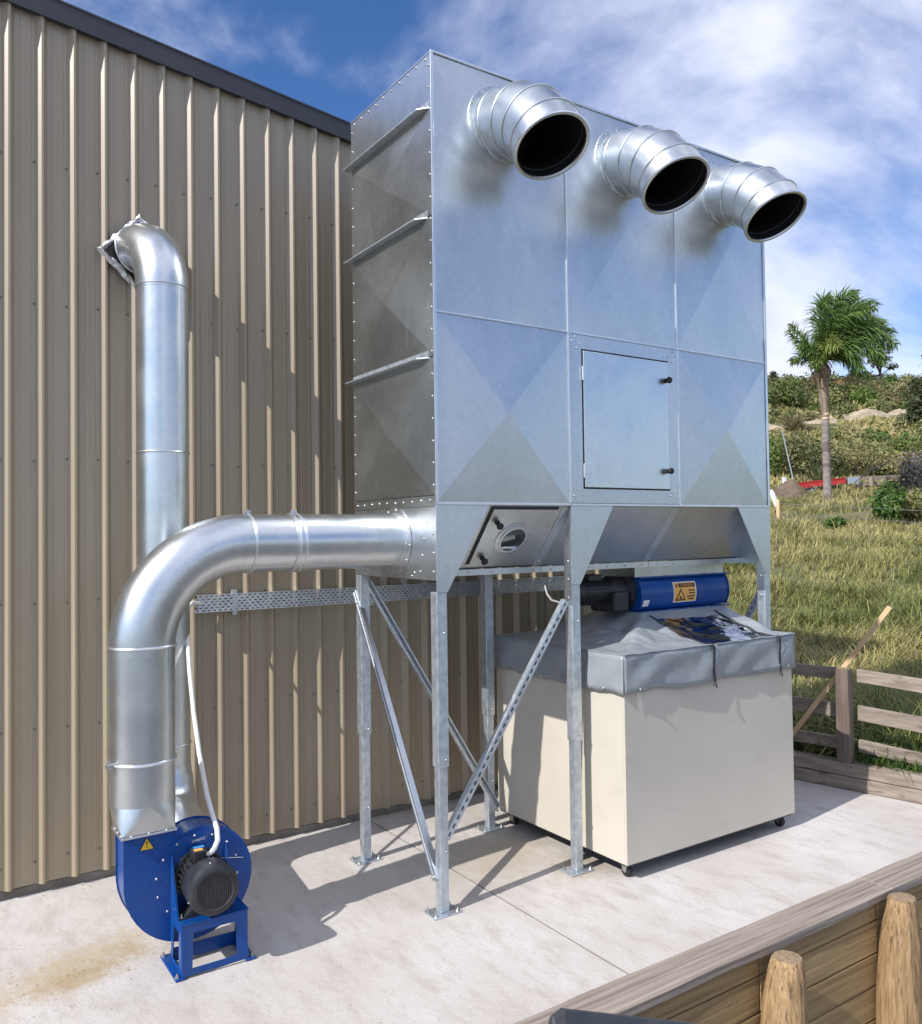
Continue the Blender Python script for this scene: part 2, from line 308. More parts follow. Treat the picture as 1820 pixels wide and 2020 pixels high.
for i in range(len(ys)-1):
    for j in range(nb-1): F.append((i*nb+j, i*nb+j+1, (i+1)*nb+j+1, (i+1)*nb+j))
fo = np_mesh('field', V, F, field_m, kind='structure'); fo.data.shade_smooth()

# concrete pad, three slabs between saw joints
conc_m = bpy.data.materials.new('concrete'); conc_m.use_nodes = True
def _conc():
    t = conc_m.node_tree; n = t.nodes; l = t.links; b = n['Principled BSDF']; b.inputs['Roughness'].default_value = .85; b.inputs['Specular IOR Level'].default_value = .3
    tc = n.new('ShaderNodeTexCoord'); pos = tc.outputs['Object']
    def noise(s, d=5, r=.6, sc=None):
        k = n.new('ShaderNodeTexNoise'); k.inputs['Scale'].default_value = s; k.inputs['Detail'].default_value = d; k.inputs['Roughness'].default_value = r
        if sc:
            mm = n.new('ShaderNodeMapping'); mm.inputs['Scale'].default_value = sc; mm.inputs['Rotation'].default_value = (0, 0, .5); l.new(pos, mm.inputs[0]); l.new(mm.outputs[0], k.inputs['Vector'])
        else: l.new(pos, k.inputs['Vector'])
        return k.outputs[0]
    def rng_(o, a, c, d=0, e=1):
        k = n.new('ShaderNodeMapRange'); k.inputs[1].default_value = a; k.inputs[2].default_value = c; k.inputs[3].default_value = d; k.inputs[4].default_value = e; l.new(o, k.inputs[0]); return k.outputs[0]
    def mix(f, a, c):
        k = n.new('ShaderNodeMix'); k.data_type = 'RGBA'; l.new(f, k.inputs[0])
        for i, q in ((6, a), (7, c)):
            if isinstance(q, tuple): k.inputs[i].default_value = (*q, 1)
            else: l.new(q, k.inputs[i])
        return k.outputs[2]
    c = mix(rng_(noise(1.1, 6), .35, .65), (.46, .42, .385), (.56, .53, .505))
    c = mix(rng_(noise(9, 6, .7, (1, .35, 1)), .48, .70, 0, .7), c, (.37, .33, .295))
    c = mix(rng_(noise(60, 3), .58, .74, 0, .5), c, (.30, .27, .24))
    c = mix(rng_(noise(17, 8, .75), .60, .70, 0, .55), c, (.33, .295, .255))
    # sawdust and rust-tan stain that lies on the slab near the fan
    def blob(cx, cy, rx, ry, rot):
        mm = n.new('ShaderNodeMapping'); mm.vector_type = 'TEXTURE'; mm.inputs['Location'].default_value = (cx, cy, 0); mm.inputs['Rotation'].default_value = (0, 0, rot); mm.inputs['Scale'].default_value = (rx, ry, 100)
        l.new(pos, mm.inputs[0]); vl = n.new('ShaderNodeVectorMath'); vl.operation = 'LENGTH'; l.new(mm.outputs[0], vl.inputs[0])
        a = n.new('ShaderNodeMath'); a.operation = 'MULTIPLY_ADD'; l.new(noise(6.5, 8, .78), a.inputs[0]); a.inputs[1].default_value = 2.6; l.new(vl.outputs['Value'], a.inputs[2])
        return rng_(a.outputs[0], 2.25, 1.55, 0, .85)
    c = mix(blob(-1.72, .55, .75, .26, .35), c, (.43, .35, .24))
    c = mix(blob(-1.68, .48, .34, .12, .4), c, (.37, .28, .17))
    c = mix(blob(.75, .55, .75, .5, .2), c, (.40, .355, .29))
    c = mix(blob(1.05, .05, .35, .22, .2), c, (.38, .33, .26))
    l.new(c, b.inputs['Base Color'])
    bn = n.new('ShaderNodeBump'); bn.inputs['Distance'].default_value = .004; l.new(noise(22, 6, .7), bn.inputs['Height'])
    bn2 = n.new('ShaderNodeBump'); bn2.inputs['Distance'].default_value = .0015; l.new(noise(140, 3), bn2.inputs['Height']); l.new(bn.outputs[0], bn2.inputs['Normal']); l.new(bn2.outputs[0], b.inputs['Normal'])
_conc()
joint_m = pmat('joint_sealant', (.035, .03, .026), rough=(.8, .9))
pav = empty('pavement', (0, 0, 0), kind='structure')
for x0, x1 in ((-7, .3925), (.4015, None)):
    m = M()
    if x1 is None:
        m.prism([(x0, -1.04, -.14), (fence_x(-1.04)-.055, -1.04, -.14), (fence_x(1.6)-.055, 1.6, -.14), (fence_x(4)-.05, 4, -.14), (3.14, 4, -.14), (3.14, 1.635, -.14), (x0, 1.635, -.14)], (0, 0, .14))
    else: m.box(x0, x1, -1.04, 1.635, -.14, 0)
    o = m.build('slab', conc_m, pav, bevel=.004)
M().box(.3925, .4015, -1.038, 1.633, -.05, -.006).build('joint_filler', joint_m, pav)
M().box(-6.9, 3.1, -1.03, 1.6, -.3, -.142).build('slab_bed', soil_m, pav)

# ------------------------------------------------------------------ shed
XL, XR, YB = -6.05, 3.10, 9.6
shed = empty('shed', (0, 1.6, 0), 'olive brown ribbed metal shed with dark sloping roof edge', 'shed')
def topz(x): return 4.905-.126*x
M().box(XL, XR, 1.655, 1.70, -.9, 3.9).build('wall', found_m, shed)
m = M(); m.prism([(XL, 1.66, 3.9), (XR, 1.66, 3.9), (XR, 1.66, topz(XR)+.02), (XL, 1.66, topz(XL)+.02)], (0, .04, 0)); m.build('gable', found_m, shed)
for x in (XL, XR-.04): M().prism([(x, 1.70, -.9), (x, YB, -.9), (x, YB, topz(x)), (x, 1.70, topz(x))], (.04, 0, 0)).build('wall', shed_m, shed)
M().prism([(XL, YB, -.9), (XR, YB, -.9), (XR, YB, topz(XR)), (XL, YB, topz(XL))], (0, .04, 0)).build('wall', shed_m, shed)
M().prism([(XL-.2, 1.601, topz(XL-.2)+.10), (XR+.25, 1.601, topz(XR+.25)+.10), (XR+.25, YB+.1, topz(XR+.25)+.10), (XL-.2, YB+.1, topz(XL-.2)+.10)], (0, 0, .03)).build('roof', flash_m, shed)
m = M(); m.prism([(XL-.2, 1.561, topz(XL-.2)), (XR+.25, 1.561, topz(XR+.25)), (XR+.25, 1.561, topz(XR+.25)+.120), (XL-.2, 1.561, topz(XL-.2)+.120)], (0, .008, 0))
m.prism([(XL-.2, 1.5695, topz(XL-.2)+.002), (XR+.25, 1.5695, topz(XR+.25)+.002), (XR+.25, 1.60, topz(XR+.25)+.002), (XL-.2, 1.60, topz(XL-.2)+.002)], (0, 0, .006)); m.build('barge_flashing', flash_m, shed)
M().prism([(XL-.2, 1.556, topz(XL-.2)+.1205), (XR+.25, 1.556, topz(XR+.25)+.1205), (XR+.25, 1.6, topz(XR+.25)+.1205), (XL-.2, 1.6, topz(XL-.2)+.1205)], (0, 0, .012)).build('flashing_top_fold', flash_m, shed)
M().box(XL, XR, 1.612, 1.654, -.14, .05).build('foundation', found_m, shed, bevel=.004)
PITCH_R, RIB0, YP = .1739, -1.876, 1.611
ribs = [RIB0+PITCH_R*i for i in range(-24, 29)]
ribs = [r for r in ribs if XL+.06 < r < XR-.05]
per = 4; k = 0
while k < len(ribs):
    grp = ribs[k:k+per]; first = grp[0]-PITCH_R/2 if k else XL; last = grp[-1]+PITCH_R/2 if k+per < len(ribs) else XR
    dy = .0008*((k//per) % 2)
    prof = [(first, YP)]
    for r in grp: prof += [(r-.066, YP), (r-.061, YP-.002), (r-.056, YP), (r-.042, YP), (r-.008, YP-.034), (r+.004, YP-.034), (r+.026, YP), (r+.050, YP), (r+.054, YP-.002), (r+.058, YP)]
    prof.append((last, YP)); m = M(); n = len(prof)
    zb = .053
    vs = [(x, y-dy, zb) for x, y in prof]+[(x, y-dy, topz(x)+.03) for x, y in prof]+[(x, y-dy+.0012, zb) for x, y in prof]
    m.add(vs, [(i, i+1, n+i+1, n+i) for i in range(n-1)]+[(2*n+i, 2*n+i+1, i+1, i) for i in range(n-1)])
    sh = m.build('cladding_sheet', shed_m, shed)
    for r in grp:
        for z in (.18, .94, 1.67, 2.50, 3.42, 4.26):
            if z < topz(r)-.1: inst(screw_me, 'screw', (r-.045, YP-.001, z+random.uniform(-.012, .012)), (0, -1, 0), sh)
    k += per

# ------------------------------------------------------------------ dust collector
FX, FD, FZ0, FZM, FZ1 = 2.855, .968, 2.20, 3.245, 4.675
SX = [0, .957, 1.912, FX]
unit = empty('dust_collector', (FX/2, FD/2, 0), 'tall galvanised dust collector cabinet with three exhaust elbows and six legs', 'dust collector')
core = M(); core.box(.012, FX-.012, .03, FD-.012, FZ0+.005, FZ1-.012); core.build('casing', galv_dark, unit)
M().box(-.002, FX+.002, -.002, FD+.002, FZ1-.012, FZ1).build('roof_panel', galv, unit)
def cross_panel(p00, p10, p11, p01, nrm, hgt_, name='panel', mat=galv, th=.012):
    c = sum((Vector(p) for p in (p00, p10, p11, p01)), Vector())/4+Vector(nrm)*hgt_
    nb = Vector(nrm)*-th
    m = M(); ps = [Vector(p) for p in (p00, p10, p11, p01)]
    m.add(ps+[c]+[p+nb for p in ps], [(0, 1, 4), (1, 2, 4), (2, 3, 4), (3, 0, 4), (0, 3, 8, 5)[::1], (1, 0, 5, 6), (2, 1, 6, 7), (3, 2, 7, 8)])
    return m.build(name, mat, unit)
e = .003
for i in range(3):
    x0, x1 = SX[i]+e, SX[i+1]-e
    cross_panel((x0, 0, FZM+e), (x1, 0, FZM+e), (x1, 0, FZ1-.012-e), (x0, 0, FZ1-.012-e), (0, -1, 0), .026)
    if i != 1: cross_panel((x0, 0, FZ0+e), (x1, 0, FZ0+e), (x1, 0, FZM-e), (x0, 0, FZM-e), (0, -1, 0), .030)
# raised seams (drive cleats) on the front
for x in SX[1:3]: M().box(x-.006, x+.006, -.007, .004, FZ0+.012, FZ1-.014).build('seam', galv_trim, unit, bevel=.002)
for i in range(3):
    M().box(SX[i]+.008, SX[i+1]-.008, -.006, .004, FZM-.006, FZM+.006).build('seam', galv_trim, unit, bevel=.002)
    M().box(SX[i]+.002, SX[i+1]-.002, -.009, .03, FZ0-.008, FZ0+.008).build('seam', galv_trim, unit, bevel=.003)
M().box(.002, FX-.002, -.008, .004, FZ1-.011, FZ1+.003).build('top_edge', galv_trim, unit, bevel=.002)
for x in (0, FX):
    sx = 1 if x == 0 else -1
    m = M(); m.box(min(x, x+sx*.014)-.004, max(x, x+sx*.014)+.004*(sx < 0), -.009, -.004, FZ0, FZ1+.002); m.build('corner_trim', galv_trim, unit, bevel=.002)
# left side: cap, three cross-broken panels, hopper end band
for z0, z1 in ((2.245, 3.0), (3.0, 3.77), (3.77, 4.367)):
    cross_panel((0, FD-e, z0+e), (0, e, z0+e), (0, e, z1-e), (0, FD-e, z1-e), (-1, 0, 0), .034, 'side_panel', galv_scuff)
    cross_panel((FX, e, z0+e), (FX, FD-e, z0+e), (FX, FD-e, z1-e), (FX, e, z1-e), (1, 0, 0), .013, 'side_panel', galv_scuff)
for x, sx in ((0, 1), (FX, -1)):
    M().box(min(x, x+sx*.012), max(x, x+sx*.012), .002, FD-.002, 4.370, FZ1-.014).build('cap_panel', galv, unit)
    M().box(min(x, x+sx*.01), max(x, x+sx*.01), .002, FD-.002, 1.785, 2.185).build('hopper_end', galv, unit)
    M().box(min(x-sx*.003, x+sx*.01), max(x-sx*.003, x+sx*.01), .002, FD-.002, 2.187, 2.243).build('joint_flange', galv_scuff, unit)
for i in range(3):
    M().box(SX[i]+e, SX[i+1]-e, FD-.012, FD, FZ0, FZ1-.013).build('back_panel', galv, unit)
for z, drop in ((4.367, .045), (3.77, .05), (3.0, .05)):        # angle stiffeners, cut back at the near corner
    m = M(); top = z
    y0, y1 = .045 if z < 4 else .01, FD+.022
    m.prism([(-.001, y0, top-.006), (-.001, y1, top-.006), (-.050, y1, top-.006), (-.050, y0+.06, top-.006)], (0, 0, .006))
    m.prism([(-.001, y0, top+.0005), (-.001, y1-.03, top+.0005), (-.001, y1-.03, top+.035), (-.001, y0, top+.035)], (-.004, 0, 0))
    m.build('stiffener', galv_dip, unit)
def bolts(p0, p1, n, nrm, parent=None, sc=1.0, jit=.002):
    p0, p1 = Vector(p0), Vector(p1)
    for i in range(n):
        p = p0.lerp(p1, i/(n-1) if n > 1 else .5)+Vector([random.uniform(-jit, jit) for _ in range(3)])*Vector((0 if abs(nrm[0]) > .5 else 1, 0 if abs(nrm[1]) > .5 else 1, 1))
        inst(bolt_me, 'bolt', p, nrm, parent or unit, sc, random.random())
bolts((-.0005, .018, 2.30), (-.0005, .018, 4.60), 20, (-1, 0, 0)); bolts((-.0005, FD-.018, 2.30), (-.0005, FD-.018, 4.60), 20, (-1, 0, 0))
bolts((-.0005, .05, 4.645), (-.0005, FD-.05, 4.645), 10, (-1, 0, 0)); bolts((-.0005, .05, 4.392), (-.0005, FD-.05, 4.392), 10, (-1, 0, 0))
bolts((-.004, .05, 2.217), (-.004, FD-.05, 2.217), 10, (-1, 0, 0), sc=1.15)
bolts((-.0005, .03, 1.83), (-.0005, .03, 2.14), 4, (-1, 0, 0)); bolts((-.0005, .17, 1.83), (-.0005, .10, 2.10), 4, (-1, 0, 0)); bolts((-.0005, .26, 1.80), (-.0005, .23, 1.82), 2, (-1, 0, 0))
# access door
dx0, dx1, dz0, dz1 = .966, 1.905, 2.212, 3.236; ix0, ix1, iz0, iz1 = 1.057, 1.821, 2.296, 3.155
fr = [((dx0, dz1), (dx1, dz1), (ix1, iz1), (ix0, iz1)), ((dx0, dz0), (dx0, dz1), (ix0, iz1), (ix0, iz0)), ((dx1, dz1), (dx1, dz0), (ix1, iz0), (ix1, iz1)), ((dx1, dz0), (dx0, dz0), (ix0, iz0), (ix1, iz0))]
for q in fr:
    cx = sum(p[0] for p in q)/4; cz = sum(p[1] for p in q)/4
    M().prism([(x+(cx-x)*.004, -.004, z+(cz-z)*.004) for x, z in q], (0, .02, 0)).build('door_frame', galv, unit, bevel=.0015)
door = M().box(ix0+.011, ix1-.009, -.012, .012, iz0+.010, iz1-.012).build('access_door', galv_duct, unit, bevel=.003)
M().box(ix0-.01, ix1+.01, .012, .028, iz0-.01, iz1+.01).build('door_gap', galv_dark, unit)
for z in (3.02, 2.425): inst(knob_me, 'knob', (1.785, -.012, z), (0, -1, 0), door, 1.0)
for z in (3.0, 2.405):
    M().tube([(ix0+.004, -.014, z-.04), (ix0+.004, -.014, z+.045)], .008, 8).build('hinge', galv_trim, door, smooth=True)
for cx, cz, sx, sz in ((dx0, dz1, 1, -1), (dx1, dz1, -1, -1), (dx0, dz0, 1, 1), (dx1, dz0, -1, 1)):
    for a, b in ((.014, .042), (.042, .014), (.052, .082), (.082, .052)): inst(bolt_me, 'bolt', (cx+sx*a, -.0045, cz+sz*b), (0, -1, 0), unit, 1.0)
# hopper
def hp(x, s, off=0.0):      # s metres down the front slope from the cabinet edge
    d = Vector((0, .30, -.365)).normalized(); nn = Vector((0, -.365, -.30)).normalized()
    return Vector((x, .004, 2.19))+d*s+nn*off
for i in range(3):
    a, b = SX[i]+.002, SX[i+1]-.002
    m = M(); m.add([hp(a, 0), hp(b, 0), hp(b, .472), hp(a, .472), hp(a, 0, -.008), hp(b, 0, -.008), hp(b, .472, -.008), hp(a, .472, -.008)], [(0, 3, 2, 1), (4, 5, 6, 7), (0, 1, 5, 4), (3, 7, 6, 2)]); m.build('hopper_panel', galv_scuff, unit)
    m = M(); m.prism([(a, FD-.004, 2.19), (b, FD-.004, 2.19), (b, FD-.30, 1.82), (a, FD-.30, 1.82)], (0, -.006, .005)); m.build('hopper_panel', galv_scuff, unit)
    M().box(a, b, .292, .300, 1.786, 1.822).build('hopper_lip', galv, unit)
    bolts((a+.08, .2915, 1.803), (b-.06, .2915, 1.803), 6, (0, -1, 0), sc=.9)
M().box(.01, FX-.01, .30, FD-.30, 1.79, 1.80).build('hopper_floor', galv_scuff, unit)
for xs in (.93, 1.885):
    m = M(); m.add([hp(xs-.03, .01, .004), hp(xs+.03, .01, .004), hp(xs+.03, .465, .004), hp(xs-.03, .465, .004), hp(xs-.03, .01), hp(xs+.03, .01), hp(xs+.03, .465), hp(xs-.03, .465)], [(0, 3, 2, 1), (0, 1, 5, 4), (1, 2, 6, 5), (2, 3, 7, 6), (3, 0, 4, 7)]); m.build('joint_strap', galv, unit)
    for s in (.08, .2, .32, .43): inst(bolt_me, 'bolt', hp(xs+random.uniform(-.006, .006), s, .0045), (0, -.772, -.635), unit, 1.1)
# inspection hatch
m = M(); hx0, hx1, hs0, hs1 = .395, .875, .02, .435
hn = Vector((0, -.365, -.30)).normalized()
m.add([hp(x, s, o) for o in (0, .016) for x, s in ((hx0, hs0), (hx1, hs0), (hx1, hs1), (hx0, hs1))], [(4, 7, 6, 5), (0, 1, 5, 4), (1, 2, 6, 5), (2, 3, 7, 6), (3, 0, 4, 7)])
hatch = m.build('inspection_hatch', galv_scuff, unit, bevel=.006)
m = M(); m.add([hp(x, s, .0015) for x, s in ((hx0-.022, .004), (hx1, .004), (hx1, .03), (hx0+.02, .03), (hx0+.004, hs1), (hx0-.022, hs1))], [(0, 5, 4, 3), (0, 3, 2, 1)]); m.build('hatch_gap', galv_dark, unit)
c = hp(.615, .23, .016); M().lathe(c, hn, [(.118, 0), (.118, .006), (.098, .01), (.098, .016), (.083, .016), (.083, .002)], 36).build('port_ring', galv, hatch, smooth=True)
glass_m = pmat('sight_glass', (.03, .032, .036), (.04, .042, .046), rough=(.04, .08), spec=.6)
M().lathe(hp(.615, .23, .019), hn, [(.083, 0), (0, .0005)], 30).build('sight_glass', glass_m, hatch, smooth=True)
M().obox(hp(.622, .295, .021), (.055, 0, 0), tuple(.008*Vector((0, .635, -.772))), tuple(hn*.001)).build('wiper_strip', galv_trim, hatch)
for s, x in ((.11, .455), (.375, .462)): inst(knob_me, 'knob', hp(x, s, .016), hn, hatch, 1.0)
for a in range(5):
    t = R(72*a+20); inst(bolt_me, 'bolt', c+.108*(math.cos(t)*Vector((1, 0, 0))+math.sin(t)*Vector((0, .635, -.772)))+hn*.006, hn, hatch, .7)
inst(bolt_me, 'bolt', hp(.37, .44, .001), hn, unit, 1)
# gusset plates in the front plane and webs behind them
def gus(pts): M().prism([(x, -.004, z) for x, z in pts], (0, .006, 0)).build('gusset', galv, unit, bevel=.0015)
gus([(.001, 2.19), (.348, 2.19), (.067, 1.722), (.001, 1.722)])
gus([(.958, 2.19), (1.300, 2.19), (1.022, 1.722), (.958, 1.722)])
gus([(FX-.001, 2.19), (FX-.348, 2.19), (FX-.067, 1.722), (FX-.001, 1.722)])
for x in (.954, FX-.072): M().prism([(x, .002, 2.18), (x, .002, 1.60), (x, .066, 1.60), (x, .066, 2.0)], (.003, 0, 0)).build('gusset_web', galv, unit)
for z in (1.64, 1.75, 1.86, 1.97): inst(bolt_me, 'bolt', (.9535, .03, z), (-1, 0, 0), unit, 1.0)
for z in (1.56, 1.70): inst(bolt_me, 'bolt', (FX-.0725, .03, z), (-1, 0, 0), unit, 1.2)
# legs
def leg(x, y, front=True):
    s = .0655; zt = 1.721 if front else 1.784
    l = M().box(x, x+s, y, y+s, .782, zt).build('leg', galv_dip, unit, bevel=.004)
    d = .006
    M().box(x+d, x+s-d, y+d, y+s-d, .010, .79).build('leg_extension', galv_dip, l, bevel=.004)
    cx, cy = x+s/2, y+s/2
    M().box(cx-.085, cx+.085, cy-.06, cy+.06, .001, .0095).build('base_plate', galv_dip, l, bevel=.002)
    for a in (-.068, .068):
        for b in (-.043, .043): inst(hex_me, 'anchor_bolt', (cx+a, cy+b, .0095), (0, 0, 1), l, .85, random.random())
    for z in (.82, 1.5): inst(bolt_me, 'bolt', (cx+.012, y-.0005, z), (0, -1, 0), l, 1.3)
    inst(bolt_me, 'bolt', (cx+.01, y+d-.0005, .33), (0, -1, 0), l, 1.3)
for x in (0.001, .958, FX-.0665):
    leg(x, .003, True); leg(x, FD-.0685, False)
# strut bracing with slots
def strut(p0, p1, nrm, name='brace', w=.041, dpt=.030, slotted=True, mat=galv_dip):
    p0, p1 = Vector(p0), Vector(p1); a = (p1-p0); Ln = a.length; a.normalize(); n_ = Vector(nrm); n_ = (n_-a*n_.dot(a)).normalized(); s_ = a.cross(n_)
    m = M(); P = lambda u, v, k: p0+a*u+s_*v+n_*k
    hw = w/2
    if slotted:
        pit = .05; nc = int(Ln/pit); pit = Ln/nc; sw, sl = .0068, .026
        for i in range(nc):
            u0, u1 = i*pit, (i+1)*pit; q0, q1 = u0+(pit-sl)/2, u1-(pit-sl)/2
            vs = [P(u0, -hw, 0), P(u1, -hw, 0), P(u1, hw, 0), P(u0, hw, 0), P(q0, -sw, 0), P(q1, -sw, 0), P(q1, sw, 0), P(q0, sw, 0)]
            m.add(vs, [(0, 1, 5, 4), (1, 2, 6, 5), (2, 3, 7, 6), (3, 0, 4, 7)])
    else:
        vs = [(-hw, 0), (-hw*.45, 0), (-hw*.35, -.004), (hw*.35, -.004), (hw*.45, 0), (hw, 0)]
        for (v0, k0), (v1, k1) in zip(vs, vs[1:]): m.add([P(0, v0, k0), P(Ln, v0, k0), P(Ln, v1, k1), P(0, v1, k1)], [(0, 1, 2, 3)])
    m.add([P(0, hw, 0), P(Ln, hw, 0), P(Ln, hw, -dpt), P(0, hw, -dpt)], [(0, 1, 2, 3)])
    m.add([P(0, -hw, 0), P(Ln, -hw, 0), P(Ln, -hw, -dpt), P(0, -hw, -dpt)], [(0, 3, 2, 1)])
    m.add([P(0, hw, -dpt), P(Ln, hw, -dpt), P(Ln, hw-.009, -dpt), P(0, hw-.009, -dpt)], [(0, 1, 2, 3)])
    m.add([P(0, -hw, -dpt), P(Ln, -hw, -dpt), P(Ln, -hw+.009, -dpt), P(0, -hw+.009, -dpt)], [(0, 3, 2, 1)])
    if slotted: m.add([P(0, -hw+.002, -.012), P(Ln, -hw+.002, -.012), P(Ln, hw-.002, -.012), P(0, hw-.002, -.012)], [(0, 1, 2, 3)]) if False else None
    o = m.build(name, mat, unit); sm = o.modifiers.new('wall', 'SOLIDIFY'); sm.thickness = .002; sm.offset = -1
    return o
strut((-.004, .985, 1.675), (-.004, .050, .175), (-1, 0, 0), slotted=False, mat=galv)
strut((.070, .038, .385), (.945, .038, 1.62), (0, -1, 0))
strut((.05, FD-.05, 1.74), (1.045, FD-.05, .13), (0, 1, .0), slotted=False, mat=galv_dip)
strut((FX-.034, .075, 1.57), (FX-.034, .90, .20), (-1, 0, 0))
for p in ((-.034, .93, 1.61), (-.034, .06, .19)): inst(hex_me, 'brace_bolt', (-.004, p[1], p[2]), (-1, 0, 0), unit, .8)
# exhaust elbows
def exhaust(cx, cz=4.362, r=.202):
    P0 = Vector((cx, -.001, cz)); dirs = [Vector((0, -math.cos(R(a)), -math.sin(R(a)))) for a in (0, 15, 30, 45, 60)]
    pts = [P0, P0+dirs[0]*.056]
    for d_ in dirs[1:4]: pts.append(pts[-1]+d_*.134)
    pts.append(pts[-1]+dirs[4]*.090)
    m = M(); m.tube(pts, r, 48, cap=False); ex = m.build('exhaust_elbow', galv_duct, unit, smooth=True, angle=10)
    M().tube([p+d for p, d in zip(pts, [Vector((0, 0, 0))]*6)][::-1], r-.004, 40, cap=False).build('shaded_inner_wall', dark_m, ex, smooth=True).data.flip_normals()  # bare galvanised inner wall; the darkness inside is painted on as black
    # seams
    tang = [dirs[0], (dirs[0]+dirs[1]).normalized(), (dirs[1]+dirs[2]).normalized(), (dirs[2]+dirs[3]).normalized(), (dirs[3]+dirs[4]).normalized(), dirs[4]]
    for i in (1, 2, 3, 4): M().torus(pts[i], tang[i], r+.0012, .0048, 48).build('seam_bead', galv_duct, ex, smooth=True)
    M().torus(pts[5], dirs[4], r+.001, .011, 56, 8).build('rim', galv_trim, ex, smooth=True)
    M().torus(pts[5]-dirs[4]*.06, dirs[4], r-.006, .003, 48).build('inner_seam', galv_dark, ex, smooth=True)
    fl = M().lathe(P0, (0, -1, 0), [(r, .028), (r+.006, .028), (r+.006, .006), (r+.036, .008), (r+.036, -.002)], 56).build('flange', galv_dip, ex, smooth=True)
    M().torus(P0+dirs[0]*.008, dirs[0], r+.036, .0035, 56).build('flange_edge', galv_trim, ex, smooth=True)
    M().lathe(P0+Vector((0, .012, 0)), (0, -1, 0), [(r+.002, 0), (0, .0005)], 40).build('dark_chamber_disc', dark_m, ex)  # flat disc painted dark in place of the shade inside the cabinet
    for k in range(14):
        t = 2*math.pi*k/14; inst(bolt_me, 'bolt', P0+Vector((math.cos(t)*(r+.022), -.0065, math.sin(t)*(r+.022))), (0, -1, 0), ex, 1.0)
for i in range(3): exhaust((SX[i]+SX[i+1])/2)
# ------------------------------------------------------------------ fan
FAX, FAZ, FY0, FY1 = -1.19, .39, .33, .50
fan = empty('extraction_fan', (FAX, .35, 0), 'blue centrifugal extraction fan with black motor on a blue stand', 'fan')
rad = [(180, .335), (202, .325), (225, .315), (247, .305), (270, .295), (292, .287), (315, .28), (337, .273), (360, .266), (382, .256), (405, .246), (427, .236), (450, .227), (465, .221), (475, .217)]
def scroll(extra=0.0):
    pts = [(-1.525-extra, .636), (-1.525-extra, .46)]
    for i in range(len(rad)-1):
        for k in range(3):
            f = k/3; a = R(rad[i][0]*(1-f)+rad[i+1][0]*f); r = rad[i][1]*(1-f)+rad[i+1][1]*f+extra
            pts.append((FAX+math.cos(a)*r, FAZ+math.sin(a)*r))
    pts += [(-1.285, .598), (-1.285, .636)]
    return pts
body = M().prism([(x, FY0+.004, z) for x, z in scroll()], (0, FY1-FY0-.008, 0)).build('scroll_casing', blue_m, fan, smooth=True, angle=25)
for y in (FY0, FY1-.004): M().prism([(x, y, z) for x, z in scroll(.006)], (0, .004, 0)).build('side_plate', blue_m, body)
M().lathe((FAX, FY0, FAZ), (0, -1, 0), [(.213, 0), (.213, .005), (.204, .006), (0, .0065)], 56).build('motor_flange', blue_m, fan, smooth=True)
for k in range(14):
    a = R(17+k*360/14); inst(bolt_me, 'bolt', (FAX+.197*math.cos(a), FY0-.006, FAZ+.197*math.sin(a)), (0, -1, 0), body, 1.0)
M().tube([(-1.14, FY0-.012, .464), (-.965, FY0-.010, .43)], .002, 6).build('wire', zinc, body)
M().box(-1.548, -1.292, .302, .516, .636, .646).build('outlet_flange', galv_trim, fan, bevel=.002)
M().box(-1.292, -1.262, .325, .35, .59, .636).build('lug', blue_m, fan, bevel=.003)
# warning triangle
def tri(cx, cz, s, y): return [(cx, y, cz+s*.62), (cx-s*.6, y, cz-s*.42), (cx+s*.6, y, cz-s*.42)]
sg = M().prism(tri(-1.426, .588, .058, FY0-.0015), (0, .001, 0)).build('warning_sign', ink_m, fan)
M().prism(tri(-1.426, .587, .049, FY0-.0022), (0, .0006, 0)).build('sign_face', yellow_m, sg)
m = M(); m.prism([(-1.429, FY0-.003, .605), (-1.423, FY0-.003, .605), (-1.4245, FY0-.003, .582), (-1.4275, FY0-.003, .582)], (0, .0006, 0)); m.box(-1.4285, -1.4235, FY0-.003, FY0-.0024, .573, .578); m.build('exclamation_mark', ink_m, sg)
def text(body_, size, mat, parent, fn, name='lettering'):
    cu = bpy.data.curves.new(name, 'FONT'); cu.body = body_; cu.size = size; cu.align_x = 'CENTER'; cu.align_y = 'CENTER'; cu.resolution_u = 2
    t = bpy.data.objects.new('tmp_text', cu); COL.objects.link(t); dg = bpy.context.evaluated_depsgraph_get(); dg.update()
    me = bpy.data.meshes.new_from_object(t.evaluated_get(dg)); bpy.data.objects.remove(t)
    o0 = wloc(parent)
    for v in me.vertices: v.co = Vector(fn(v.co.x, v.co.y))-o0
    me.materials.clear(); me.materials.append(mat)
    o = bpy.data.objects.new(name, me); COL.objects.link(o); o.parent = parent; WL[o.name] = o0.copy(); return o
text('CMEBRZ', .017, paper_m, body, lambda u, v: (-1.185+u, FY0-.0072, .562+v+.12*u))
